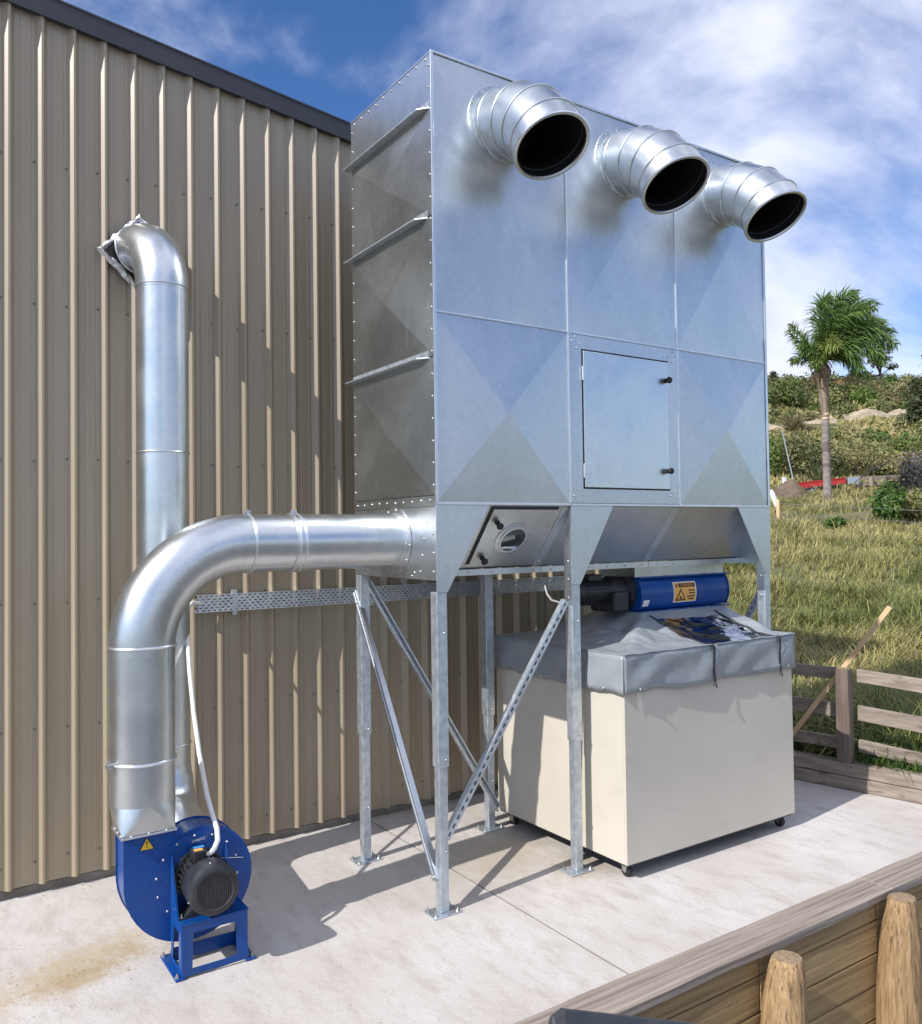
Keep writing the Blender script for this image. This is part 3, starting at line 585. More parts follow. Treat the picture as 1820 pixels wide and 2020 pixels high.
# motor
MX, MZ = -1.186, .405
mo = M(); mo.lathe((MX, FY0-.006, MZ), (0, -1, 0), [(.118, 0), (.118, .014), (.088, .016), (.088, .145), (.094, .147), (.094, .155), (0, .156)], 40); motor = mo.build('motor', motor_m, fan, smooth=True)
m = M()
for k in range(26):
    a = R(k*360/26); u = Vector((math.cos(a), 0, math.sin(a))); t = Vector((-math.sin(a), 0, math.cos(a)))
    m.obox(Vector((MX, .245, MZ))+u*.097, u*.012, (0, .062, 0), t*.002)
m.build('cooling_fins', motor_m, motor)
M().lathe((MX, .178, MZ), (0, -1, 0), [(.108, -.02), (.116, 0), (.118, .09), (.113, .112), (.100, .122), (.086, .124), (.080, .119), (.080, .112)], 48).build('fan_cowl', motor_m, motor, smooth=True)
M().lathe((MX, .09, MZ), (0, -1, 0), [(.0815, 0), (0, .0005)], 30).build('cowl_back', dark_m, motor)
m = M()
for k in range(5):
    a = R(72*k+18); u = Vector((math.cos(a), 0, math.sin(a))); t = Vector((-math.sin(a), 0, math.cos(a)))
    m.obox(Vector((MX, .082, MZ))+u*.035, u*.036, (0, .003, 0), t*.012)
m.lathe((MX, .086, MZ), (0, -1, 0), [(.018, 0), (.018, .01), (0, .011)], 12); m.build('fan_blades', galv_dark, motor)
m = M()
for k in range(-8, 9):
    d = k*.0092; h = math.sqrt(max(0, .08**2-d*d))
    if h > .006:
        m.obox((MX+d, .060, MZ), (.0015, 0, 0), (0, .0012, 0), (0, 0, h)); m.obox((MX, .0602, MZ+d), (h, 0, 0), (0, .0011, 0), (0, 0, .0015))
m.build('grille', grille_m, motor)
for a in (95, 200, 320): inst(bolt_me, 'bolt', (MX+.117*math.cos(R(a)), .10, MZ+.117*math.sin(R(a))), (math.cos(R(a)), 0, math.sin(R(a))), motor, .8)
tb = M().box(-1.238, -1.178, .215, .285, .495, .545).build('terminal_box', black_m, motor, bevel=.004)
M().box(-1.232, -1.192, .222, .25, .5452, .5475).build('orange_label', orange_m, tb); M().box(-1.225, -1.175, .258, .283, .5452, .5475).build('blue_label', blueprint_m, tb)
M().tube([(-1.178, .235, .515), (-1.150, .23, .520)], .011, 10).build('cable_gland', white_m, tb, smooth=True)
M().tube([(-1.238, .24, .515), (-1.262, .23, .51), (-1.285, .215, .485), (-1.275, .20, .462), (-1.235, .19, .47), (-1.19, .20, .495), (-1.165, .215, .512)], .0035, 6).build('loop_cable', black_m, motor, smooth=True)
for sx in (-1, 1):
    m = M(); m.prism([(MX+sx*.05, .20, .30), (MX+sx*.105, .20, .256), (MX+sx*.125, .20, .256), (MX+sx*.125, .20, .244), (MX+sx*.03, .20, .244), (MX+sx*.03, .20, .31)], (0, .09, 0)); m.build('motor_foot', motor_m, motor)
    inst(hex_me, 'foot_bolt', (MX+sx*.112, .215, .256), (0, 0, 1), motor, .8)
# stand
sx0, sx1, sy0, sy1, szt = -1.318, -1.002, .145, .33, .243
def plate_window(pts, win, ext, name='stand_plate'):
    m = M(); e_ = Vector(ext); n = 4
    o = [Vector(p) for p in pts]; w = [Vector(p) for p in win]
    vs = o+w+[p+e_ for p in o]+[p+e_ for p in w]; fs = []
    for i in range(4):
        j = (i+1) % 4; fs += [(i, j, 4+j, 4+i), (8+j, 8+i, 12+i, 12+j), (j, i, 8+i, 8+j), (4+i, 4+j, 12+j, 12+i)]
    m.add(vs, fs); return m.build(name, blue_m, fan, bevel=.002)
plate_window([(sx0, sy0, .012), (sx1, sy0, .012), (sx1-.006, sy0, szt), (sx0+.006, sy0, szt)], [(-1.268, sy0, .042), (-1.058, sy0, .042), (-1.062, sy0, .203), (-1.262, sy0, .203)], (0, .006, 0))
plate_window([(sx0, sy0+.007, .012), (sx0, sy1, .012), (sx0, sy1, szt), (sx0, sy0+.007, szt)], [(sx0, sy0+.05, .04), (sx0, sy1-.03, .04), (sx0, sy1-.045, .20), (sx0, sy0+.05, .20)], (.006, 0, 0))
plate_window([(sx1, sy0+.007, .012), (sx1, sy1, .012), (sx1, sy1, szt), (sx1, sy0+.007, szt)], [(sx1, sy0+.05, .04), (sx1, sy1-.03, .04), (sx1, sy1-.045, .20), (sx1, sy0+.05, .20)], (-.006, 0, 0))
M().box(sx0, sx1, sy1-.008, sy1-.001, .012, .075).build('stand_plate', blue_m, fan)
M().box(sx0-.004, sx1+.004, sy0-.002, sy1, szt, szt+.006).build('stand_top', blue_m, fan, bevel=.002)
for x in (sx0-.028, sx1-.012): M().box(x, x+.05, sy0-.006, sy1+.09, .001, .011).build('foot_plate', blue_m, fan, bevel=.002)
for x in (sx0-.016, sx1+.024):
    for y in (sy0+.016, sy1+.07): inst(hex_me, 'anchor_bolt', (x, y, .011), (0, 0, 1), fan, .9)
for x in (sx0, -1.056): M().prism([(x, sy1-.002, szt+.006), (x, sy1-.002, .515), (x, sy1-.012, .515), (x, sy0+.06, szt+.006)], (.006, 0, 0)).build('stand_gusset', blue_m, fan, bevel=.0015)

# ------------------------------------------------------------------ ducts
duct = empty('intake_duct', (-1.416, .45, .65), 'large bright galvanised duct elbow rising from the blue fan into the cabinet', 'duct')
DR, DY, DZ = .153, .45, 2.0; DX = -1.416; RB = .505
m = M(); m.tube([(-.004, DY, DZ), (-.60, DY, DZ)], DR, 48, cap=False); st = m.build('straight_duct', galv_duct, duct, smooth=True)
m = M(); m.tube([(-.66, DY, DZ), (-.905, DY, DZ)], DR-.001, 48, cap=False); m.build('spool_piece', galv_duct, duct, smooth=True)
m = M(); pth = [(-.88, DY, DZ)]+arc((DX+RB, DY, DZ-RB), (0, 0, 1), (-1, 0, 0), RB, 0, math.pi/2, 28)+[(DX, DY, 1.47)]
m.tube(pth, DR+.001, 56, cap=False); m.build('elbow', galv_duct, duct, smooth=True)
M().tube([(DX, DY, 1.515), (DX, DY, .955)], DR-.0005, 56, cap=False).build('riser', galv_duct, duct, smooth=True)
# lower sleeve and square-to-round transition
m = M(); m.tube([(DX, DY, .975), (DX, DY, .768)], DR-.0025, 56, cap=False); m.build('sleeve', galv_duct, duct, smooth=True)
m = M(); n = 32; cx, cy = DX, DY; rc = [(-1.540, .310), (-1.300, .310), (-1.300, .508), (-1.540, .508)]
circ = [(cx+(DR-.002)*math.cos(2*math.pi*k/n-3*math.pi/4), cy+(DR-.002)*math.sin(2*math.pi*k/n-3*math.pi/4)) for k in range(n)]
for q in range(4):
    s0 = q*8; c0 = rc[q]; c1 = rc[(q+1) % 4]
    m.add([(*c0, .648)]+[(*circ[k % n], .768) for k in range(s0-4, s0+5)], [(0, k+2, k+1) for k in range(8)])
    m.add([(*c0, .648), (*c1, .648), (*circ[(s0+4) % n], .768)], [(0, 1, 2)])
m.build('transition', galv_duct, duct, smooth=True, angle=60)
def clampring(c, ax, r=DR, w=.007, name='clamp_ring'):
    return M().torus(c, ax, r+.002, w, 56, 8).build(name, galv_trim, duct, smooth=True)
for x in (-.886, -.615, -.648): clampring((x, DY, DZ), (1, 0, 0))
M().lathe((-.665, DY, DZ), (1, 0, 0), [(DR, 0), (DR+.004, .002), (DR+.004, .066), (DR, .068)], 48).build('coupling', galv_duct, duct, smooth=True)
for z in (1.512, .966): clampring((DX, DY, z), (0, 0, 1))
for p in ((-.886, DY-.01, DZ+DR+.012), (-.63, DY-.01, DZ+DR+.012), (DX-DR-.012, DY-.06, .966)): M().obox(p, (.016, 0, 0), (0, .01, 0), (0, 0, .010)).build('clamp_lug', zinc, duct, bevel=.003)
def seamline(p0, p1, name='seam'): M().tube([p0, p1], .0028, 6).build(name, galv_duct, duct)
a = R(-118); seamline((-.01, DY+DR*math.cos(a), DZ+DR*math.sin(a)), (-.60, DY+DR*math.cos(a), DZ+DR*math.sin(a))); seamline((-.67, DY+DR*math.cos(a), DZ+DR*math.sin(a)), (-.88, DY+DR*math.cos(a), DZ+DR*math.sin(a)))
a = R(-48); seamline((DX+DR*math.cos(a), DY+DR*math.sin(a), 1.50), (DX+DR*math.cos(a), DY+DR*math.sin(a), .975))
fl = M().lathe((-.003, DY, DZ), (-1, 0, 0), [(DR+.04, -.001), (DR+.04, .005), (DR+.006, .005), (DR+.006, .028), (DR, .028)], 56).build('flange', galv_trim, duct, smooth=True)
for k in range(12):
    a = R(30*k+8); inst(bolt_me, 'bolt', (-.008, DY+(DR+.026)*math.cos(a), DZ+(DR+.026)*math.sin(a)), (-1, 0, 0), duct, 1.0)
for q in range(4):
    for k in range(3):
        f = (k+.5)/3; p = Vector((*rc[q], .646)).lerp(Vector((*rc[(q+1) % 4], .646)), f); inst(bolt_me, 'bolt', p, (0, 0, 1), duct, .8)

rd = empty('return_duct', (-1.087, 1.33, .42), 'slim galvanised duct running up the shed wall and turning into it', 'duct')
RX, RY, RR = -1.1035, 1.27, .148; hd = Vector((-.2, .98, 0)).normalized(); rb = .300
bend = arc((RX, RY, 3.52), (0, 0, 0), (0, 0, 0), 0, 0, 0, 1)[:1]
pth = [Vector((RX, RY, 3.50))]+[Vector((RX, RY, 3.52))+hd*rb*(1-math.cos(t))+Vector((0, 0, rb*math.sin(t))) for t in [math.pi/2*i/22 for i in range(23)]]
M().tube(pth, RR+.002, 48, cap=False).build('elbow', galv_duct, rd, smooth=True)
end = pth[-1]
M().tube([end-hd*.01, end+hd*.035], RR-.003, 40, cap=False).build('spigot', galv_duct, rd, smooth=True)
M().torus(end, hd, RR+.003, .005, 48).build('seam_bead', galv_trim, rd, smooth=True)
M().tube([end+hd*.018, end+hd*.10], RR+.005, 40, cap=False).build('rubber_sleeve', rubber_m, rd, smooth=True)
M().tube([(RX, RY, 3.515), (RX, RY, 2.53)], RR, 48, cap=False).build('riser', galv_duct, rd, smooth=True)
M().tube([(RX, RY, 2.54), (RX, RY, .70)], RR-.0015, 48, cap=False).build('riser', galv_duct, rd, smooth=True)
for z in (3.515, 2.535, .83): M().torus((RX, RY, z), (0, 0, 1), RR+.001, .005, 48).build('seam_bead', galv_duct, rd, smooth=True)
e2 = [Vector((RX, RY, .72))]+[Vector((RX, RY-.26, .66))+Vector((0, .26*math.cos(t), -.26*math.sin(t))) for t in [math.pi/2*i/12 for i in range(13)]]+[Vector((RX-.06, .51, .395))]
M().tube(e2, [RR, RR+.004]+[RR+.012]*12+[.16], 40, cap=False).build('elbow', galv_duct, rd, smooth=True)
a = R(-60); M().tube([(RX+RR*math.cos(a), RY+RR*math.sin(a), 3.50), (RX+RR*math.cos(a), RY+RR*math.sin(a), 2.55)], .0025, 6).build('seam', galv_duct, rd)
# foil-taped hole in the wall: diamond frame of crinkled tape
hc = Vector((-1.180, 1.562, 3.805)); cor = [Vector((-.235, 0, -.02)), Vector((.012, 0, .238)), Vector((.25, 0, .02)), Vector((-.005, 0, -.245))]
pt = empty('wall_patch', hc, 'square wall opening edged with crinkled silver foil tape behind the duct elbow', 'duct opening')
for i in range(4):
    p, q = cor[i], cor[(i+1) % 4]; m = M(); K = 10; vs = []
    for k in range(K+1):
        f = k/K; c = p.lerp(q, f); inw = -c.normalized()
        j = lambda: random.uniform(-.006, .006)
        vs += [hc+c+Vector((j(), -.004+j()*.5, j())), hc+c+inw*.022+Vector((0, -.016+j(), 0)), hc+c+inw*.046+Vector((j(), -.002, j()))]
    fs = []
    for k in range(K):
        for s in (0, 1): a = k*3+s; fs.append((a, a+1, a+4, a+3))
    m.add(vs, fs); m.build('foil_strip', foil_m, pt)
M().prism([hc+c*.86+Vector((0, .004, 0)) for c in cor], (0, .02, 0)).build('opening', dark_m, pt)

# ------------------------------------------------------------------ cable tray and conduits
tray = empty('cable_tray', (.7, 1.55, 1.55), 'perforated galvanised cable tray fixed along the shed wall behind the legs', 'cable tray')
tx0, tx1, tz0, tz1, ty = -.845, 2.62, 1.556, 1.664, 1.535
m = M(); rows = 6; rh = (tz1-tz0)/rows; cw = .036; ncol = int((tx1-tx0)/cw)
for r_ in range(rows):
    for c_ in range(ncol):
        x0 = tx0+c_*cw+(cw/2 if r_ % 2 else 0); x1 = x0+cw
        z0, z1 = tz0+r_*rh, tz0+(r_+1)*rh; a, b = x0+.009, x1-.009; c, d = z0+.005, z1-.005
        m.add([(x0, ty, z0), (x1, ty, z0), (x1, ty, z1), (x0, ty, z1), (a, ty, c), (b, ty, c), (b, ty, d), (a, ty, d)], [(0, 1, 5, 4), (1, 2, 6, 5), (2, 3, 7, 6), (3, 0, 4, 7)])
m.build('perforated_face', galv_dip, tray)
for z in (tz0, tz1): M().box(tx0, tx1+.018, ty-.0005, ty+.045, z-.0015, z+.0015).build('tray_flange', galv_trim, tray)
for i in range(4):
    x = -.6+i*1.0; M().box(x, x+.03, ty+.004, 1.581, 1.53, 1.69).build('bracket', galv_dip, tray)
tag(M().tube([(-.80, 1.55, 1.61), (-.86, 1.52, 1.625), (-.914, 1.45, 1.60), (-.975, 1.25, 1.512), (-1.019, 1.05, 1.292), (-1.048, .87, 1.077), (-1.068, .7, .884), (-1.088, .5, .71), (-1.097, .38, .645), (-1.098, .31, .600), (-1.108, .27, .558), (-1.130, .25, .532), (-1.152, .232, .520)], .0125, 10).build('conduit', white_m, smooth=True), 'long white flexible conduit hanging from cable tray to the blue fan motor', 'conduit')
tag(M().tube([(2.01, 1.54, 1.60), (2.0, 1.50, 1.53), (1.99, 1.43, 1.485), (1.93, 1.22, 1.475), (1.76, .85, 1.52), (1.60, .62, 1.575), (1.55, .56, 1.60)], .0085, 10).build('conduit', greypvc_m, smooth=True), 'short grey conduit curving from cable tray to the rotary valve motor', 'conduit')

# ------------------------------------------------------------------ rotary valve under the hopper
VY, VZ, VR = .484, 1.593, .185
rv = empty('rotary_valve', (2.3, VY, 1.47), 'blue cylinder rotary valve with warning sticker and black motor under hopper', 'rotary valve')
VX0, VX1 = 1.842, 2.765
m = M(); pr = [(VY+VR*math.cos(R(a)), VZ+VR*math.sin(R(a))) for a in range(142, 219, 6)]; pr2 = [(2*VY-y, z) for y, z in pr[::-1]]
m.prism([(VX0+.01, y, z) for y, z in pr+pr2], (VX1-VX0-.02, 0, 0)); vb = m.build('valve_body', blue_m, rv, smooth=True, angle=30)
for x in (VX0, VX1-.012): m = M(); m.prism([(x, VY+(y-VY)*1.03, VZ+(z-VZ)*1.03) for y, z in pr+pr2], (.012, 0, 0)); m.build('end_plate', blue_m, rv, smooth=True, angle=30)
for z in (1.472, 1.707): M().box(VX0-.005, VX1+.015, VY-.185, VY+.185, z, z+.010).build('valve_flange', blue_m, rv, bevel=.002)
bolts((VX0+.05, VY-.18, 1.7175), (VX1-.03, VY-.18, 1.7175), 9, (0, 0, 1), rv, 1.0); bolts((VX0+.08, VY-.186, 1.477), (VX1-.05, VY-.186, 1.477), 5, (0, -1, 0), rv, .7)
m = M(); m.prism([(1.80, VY-.17, 1.718), (2.72, VY-.17, 1.718), (2.72, VY-.17, 1.786), (1.80, VY-.17, 1.786)], (0, .34, 0)); m.build('chute', galv_scuff, rv)
m = M(); m.lathe((VX0-.002, VY, VZ+.02), (-1, 0, 0), [(.145, 0), (.145, .02), (.105, .035), (.105, .15), (.085, .17), (.085, .19), (0, .19)], 28); gb = m.build('gearbox', black_m, rv, smooth=True)
m = M(); m.lathe((VX0-.19, VY, VZ+.03), (-1, 0, 0), [(.080, 0), (.080, .24), (.072, .27), (.05, .285), (0, .286)], 28); mt = m.build('motor', black_m, rv, smooth=True)
m = M()
for k in range(22):
    a = R(k*360/22); u = Vector((0, math.cos(a), math.sin(a))); t = Vector((0, -math.sin(a), math.cos(a)))
    m.obox(Vector((VX0-.30, VY, VZ+.03))+u*.084, (.09, 0, 0), u*.008, t*.002)
m.build('cooling_fins', black_m, mt)
M().box(VX0-.36, VX0-.24, VY-.06, VY+.05, VZ+.105, VZ+.15).build('terminal_box', black_m, mt, bevel=.006)
M().box(VX0-.19, VX0-.05, VY-.13, VY+.13, VZ-.115, VZ+.03).build('gear_housing', black_m, gb, bevel=.02)
def onv(off):
    def f(x, z):
        dz = z-VZ; return (x, VY-math.sqrt((VR+off)**2-dz*dz), z)
    return f
def vpatch(x0, x1, z0, z1, off, name, mat, parent, n=8, sk=0.0):
    f = onv(off); m = M(); vs = []
    for k in range(n+1):
        z = z0+(z1-z0)*k/n; vs += [f(x0+sk*(z-z0), z), f(x1+sk*(z-z0), z)]
    m.add(vs, [(2*k, 2*k+1, 2*k+3, 2*k+2) for k in range(n)]); return m.build(name, mat, parent)
stk = vpatch(2.168, 2.404, 1.524, 1.668, .0012, 'warning_sticker', paper_m, rv)
vpatch(2.176, 2.396, 1.530, 1.662, .0020, 'sticker_ground', orange_m, stk)
vpatch(2.222, 2.391, 1.630, 1.657, .0028, 'heading_band', ink_m, stk, 3)
f = onv(.0038); text('WARNING', .026, orange_m, stk, lambda u, v: f(2.307+u, 1.6435+v))
f2 = onv(.0030)
def vtri(cx, z0, w, h, off, mat, name):
    g_ = onv(off); m = M(); n = 8; vs = []
    for k in range(n+1):
        q = k/n; vs += [g_(cx-w/2*(1-q), z0+h*q), g_(cx+w/2*(1-q)+1e-4, z0+h*q)]
    m.add(vs, [(2*k, 2*k+1, 2*k+3, 2*k+2) for k in range(n)]); m.build(name, mat, stk)
vtri(2.240, 1.536, .108, .088, .0028, ink_m, 'hazard_triangle'); vtri(2.240, 1.545, .076, .060, .0036, orange_m, 'triangle_face'); vtri(2.240, 1.548, .03, .025, .0044, ink_m, 'hazard_symbol')
vtri(2.199, 1.634, .026, .022, .0028, ink_m, 'small_triangle')
for z, a, b in ((1.606, 2.318, 2.386), (1.586, 2.325, 2.386), (1.564, 2.306, 2.388), (1.545, 2.322, 2.378)): vpatch(a, b, z-.0045, z+.0045, .0028, 'print_line', ink_m, stk, 2)
vpatch(1.864, 1.922, 1.512, 1.556, .0012, 'rating_label', paper_m, rv, 4, .15)

# ------------------------------------------------------------------ waste bin, cover
BX0, BX1, BY0, BY1, BZ0, BZ1 = 1.105, 2.688, -.272, .985, .100, 1.30
wb = empty('waste_bin', ((BX0+BX1)/2, (BY0+BY1)/2, 0), 'large cream panel waste bin on black castors under the dust collector', 'waste bin')
th = .018
M().box(BX0, BX1, BY0, BY0+th, BZ0, BZ1).build('front_panel', cream_m, wb, bevel=.0015)
M().box(BX0, BX1, BY1-th, BY1, BZ0, BZ1).build('back_panel', cream_m, wb, bevel=.0015)
for x in (BX0, BX1-th): M().box(x, x+th, BY0+th+.0005, BY1-th-.0005, BZ0, BZ1).build('end_panel', cream_m, wb, bevel=.0015)
M().box(BX0+.01, BX1-.01, BY0+.01, BY1-.01, BZ0-.012, BZ0-.0005).build('base_frame', black_m, wb)
for x in (BX0+.075, BX1-.06):
    for y in (BY0+.08, BY1-.08):
        c = M(); c.box(x-.02, x+.02, y-.03, y+.03, .078, .088); cs = c.build('castor', zinc, wb)
        M().lathe((x+.018, y, .0365), (-1, 0, 0), [(0, 0), (.03, 0), (.036, .006), (.036, .030), (.03, .036), (0, .036)], 20).build('wheel', rubber_m, cs, smooth=True)
        M().lathe((x+.0195, y, .0365), (-1, 0, 0), [(.012, -.002), (.012, .041), (0, .041)], 10).build('hub', zinc, cs)
        for s in (-.021, .024): M().prism([(x+s-.003, y-.014, .034), (x+s-.003, y+.014, .034), (x+s-.003, y+.024, .079), (x+s-.003, y-.024, .079)], (.003, 0, 0)).build('fork', zinc, cs)
heap_m = pmat('wood_chips', (.34, .19, .085), (.46, .29, .15), scale=(20, 20, 20), rough=(.9, 1), bump=.01, bscale=(60, 60, 60))
V = []; F = []; nx, ny = 28, 22
for j in range(ny):
    for i in range(nx):
        x = BX0+.03+(BX1-BX0-.06)*i/(nx-1); y = BY0+.03+(BY1-BY0-.06)*j/(ny-1)
        V.append((x, y, .72+.42*math.exp(-((x-1.95)**2*5+(y-.2)**2*4))+.03*fbm(x*6, y*6)))
for j in range(ny-1):
    for i in range(nx-1): k = j*nx+i; F.append((k, k+1, k+nx+1, k+nx))
hp_o = np_mesh('wood_chips', V, F, heap_m, kind='stuff'); hp_o.data.shade_smooth(); tag(hp_o, 'brown heap of wood chips showing through the clear cover window', 'wood chips')

cov = empty('bin_cover', ((BX0+BX1)/2, (BY0+BY1)/2, 1.08), 'grey tarpaulin cover with clear window and zips over the cream bin', 'tarpaulin cover')
CX0, CX1, CY0, CY1 = BX0-.016, BX1+.014, BY0-.016, BY1+.014
IX0, IX1, IY0, IY1 = VX0-.02, VX1-.07, .285, .70
ZS, ZT = 1.317, 1.475
def covz(x, y):
    t = min(max(0, (x-CX0)/(IX0-CX0)), max(0, (CX1-x)/(CX1-IX1)), max(0, (y-CY0)/(IY0-CY0)), max(0, (CY1-y)/(CY1-IY1)), 1)
    ta = max(0, (x-CX0)/(IX0-CX0)); tb = max(0, (y-CY0)/(IY0-CY0))
    z = ZS+(ZT-ZS)*(t**1.25)
    w = t*(1-t)*4
    if t > 0 and t < 1:
        z += w*.024*fbm(x*3.2, y*3.2, 2)+w*.016*math.sin(9*(ta-tb)+3*fbm(x*2, y*2))*math.exp(-abs(ta-tb)*2.2)
        z += w*.012*fbm(x*9+y*5, y*3, 5)-w*.022
        z += .018*math.exp(-((ta-tb)*7)**2)*w
    return z-.004*math.sin(min(1, t*8)*math.pi/2)*0
WX0, WX1, WY0, WY1 = 1.872, 2.512, CY0+.012, .19
def cover_grid(x0, x1, y0, y1, nx, ny): return [[(x0+(x1-x0)*i/nx, y0+(y1-y0)*j/ny) for i in range(nx+1)] for j in range(ny+1)]
xs = sorted(set([CX0+(CX1-CX0)*i/110 for i in range(111)]+[WX0, WX1, IX0, IX1])); yl = sorted(set([CY0+(CY1-CY0)*j/90 for j in range(91)]+[WY0, WY1, IY0, IY1]))
V = []; F = []; FW = []
for y in yl:
    for x in xs: V.append((x, y, covz(x, y)))
for j in range(len(yl)-1):
    for i in range(len(xs)-1):
        xm = (xs[i]+xs[i+1])/2; ym = (yl[j]+yl[j+1])/2; k = j*len(xs)+i; q = (k, k+1, k+len(xs)+1, k+len(xs))
        if WX0 < xm < WX1 and WY0 < ym < WY1: FW.append(q)
        elif IX0+.03 < xm < IX1-.03 and IY0+.03 < ym < IY1-.03: pass
        else: F.append(q)
tp = np_mesh('cover_top', V, F, pvc_m, parent=cov); tp.data.shade_smooth()
wm = bpy.data.materials.new('clear_vinyl'); wm.use_nodes = True
def _vin():
    t = wm.node_tree; n = t.nodes; l = t.links; o = n['Material Output']; n.remove(n['Principled BSDF'])
    tr = n.new('ShaderNodeBsdfTransparent'); tr.inputs[0].default_value = (.80, .84, .90, 1); gl = n.new('ShaderNodeBsdfGlossy'); gl.inputs['Roughness'].default_value = .06; gl.inputs[0].default_value = (.9, .93, 1, 1)
    lw = n.new('ShaderNodeLayerWeight'); lw.inputs[0].default_value = .55; mr = n.new('ShaderNodeMapRange'); mr.inputs[3].default_value = .30; mr.inputs[4].default_value = .95; l.new(lw.outputs['Fresnel'], mr.inputs[0])
    ms = n.new('ShaderNodeMixShader'); l.new(mr.outputs[0], ms.inputs[0]); l.new(tr.outputs[0], ms.inputs[1]); l.new(gl.outputs[0], ms.inputs[2]); l.new(ms.outputs[0], o.inputs[0])
    tc = n.new('ShaderNodeTexCoord'); nz = n.new('ShaderNodeTexNoise'); nz.inputs['Scale'].default_value = 7; nz.inputs['Detail'].default_value = 3; l.new(tc.outputs['Object'], nz.inputs['Vector'])
    bn = n.new('ShaderNodeBump'); bn.inputs['Distance'].default_value = .008; l.new(nz.outputs[0], bn.inputs['Height']); l.new(bn.outputs[0], gl.inputs['Normal']); l.new(bn.outputs[0], lw.inputs['Normal'])
_vin()
cw_ = np_mesh('clear_window', V, FW, wm, parent=cov); cw_.data.shade_smooth()
bm = bmesh.new(); bm.from_mesh(cw_.data); bmesh.ops.delete(bm, geom=[v for v in bm.verts if not v.link_faces], context='VERTS'); bm.to_mesh(cw_.data); bm.free()
# skirt: four hanging walls with folds
def skirt(p0, p1, out, n, seed, zlo=1.088):
    p0, p1, out = Vector(p0), Vector(p1), Vector(out); m = M(); K = 7; vs = []
    for i in range(n+1):
        f = i/n; b = p0.lerp(p1, f)
        for k in range(K+1):
            q = k/K; L_ = (p1-p0).length*f
            fold = .011*(abs(math.sin(L_*7.5+q*2.6+seed+1.2*fbm(L_*2, seed)))**1.6-.4)*math.sin(min(1, q*1.3+.12)*math.pi*.62)*(.4+.9*abs(fbm(L_*1.7, 3.3, seed)))*2+.010*fbm(L_*4+q*1.5, q*2.2, seed)*q+.004*fbm(L_*14+q*6, q*3, seed+4)*q
            edge = min(f, 1-f)*(p1-p0).length; fold *= min(1, edge/.08)
            z = ZS+(zlo-ZS)*q+(.020*fbm(L_*2.6, seed)*q if edge > .03 else 0)
            vs.append(b+out*(.002+fold+.006*q)+Vector((0, 0, z-b.z)))
    fs = [(i*(K+1)+k, i*(K+1)+k+1, (i+1)*(K+1)+k+1, (i+1)*(K+1)+k) for i in range(n) for k in range(K)]
    m.add(vs, fs); o = m.build('skirt', pvc_m, cov, smooth=True, angle=60); so_ = o.modifiers.new('cloth', 'SOLIDIFY'); so_.thickness = .002; return o
skirt((CX0, CY0, ZS), (CX1, CY0, ZS), (0, -1, 0), 70, 1.0); skirt((CX1, CY1, ZS), (CX0, CY1, ZS), (0, 1, 0), 40, 3.0)
skirt((CX0, CY1, ZS), (CX0, CY0, ZS), (-1, 0, 0), 50, 5.0); skirt((CX1, CY0, ZS), (CX1, CY1, ZS), (1, 0, 0), 40, 7.0)
m = M()
def hem(p0, p1):
    m.tube([Vector(p0).lerp(Vector(p1), i/20)+Vector((0, 0, .006*fbm(i*.4, p0[0]))) for i in range(21)], .0035, 6)
hem((CX0, CY0-.004, ZS), (WX0-.02, CY0-.004, ZS)); hem((WX0+.02, CY0-.004, ZS), (CX1, CY0-.004, ZS)); hem((CX0-.003, CY0, ZS), (CX0-.003, CY1, ZS)); hem((CX1+.003, CY0, ZS), (CX1+.003, CY1, ZS)); m.build('seam_piping', pvc_m, cov, smooth=True)
for x in (1.858, 2.522):
    m = M(); pts = [(x, y, covz(x, y)+.004) for y in [.235-(.235-CY0)*i/24 for i in range(25)]]+[(x+.004*math.sin(k), CY0-.016, ZS-.008-.225*k/8) for k in range(9)]
    vs = []
    for p in pts: vs += [(p[0]-.011, p[1], p[2]), (p[0], p[1]-.003, p[2]+.003), (p[0]+.011, p[1], p[2])]
    m.add(vs, [(3*i+s, 3*i+s+1, 3*i+s+4, 3*i+s+3) for i in range(len(pts)-1) for s in (0, 1)]); zp = m.build('zip', zip_m, cov)
    M().prism([(x-.012, CY0-.018, 1.09), (x-.004, CY0-.018, 1.09), (x-.010, CY0-.022, 1.055), (x-.017, CY0-.022, 1.058)], (0, .003, 0)).build('pull_tab', zip_m, zp); M().prism([(x+.002, CY0-.018, 1.09), (x+.010, CY0-.018, 1.09), (x+.017, CY0-.024, 1.048), (x+.008, CY0-.024, 1.045)], (0, .003, 0)).build('pull_tab', zip_m, zp)
for x in (1.20, 2.60): inst(bolt_me, 'eyelet', (x, CY0-.018, 1.112), (0, -1, 0), cov, 1.4)
for y in (-.13, .45): inst(bolt_me, 'eyelet', (CX0-.016, y, 1.108), (-1, 0, 0), cov, 1.4)

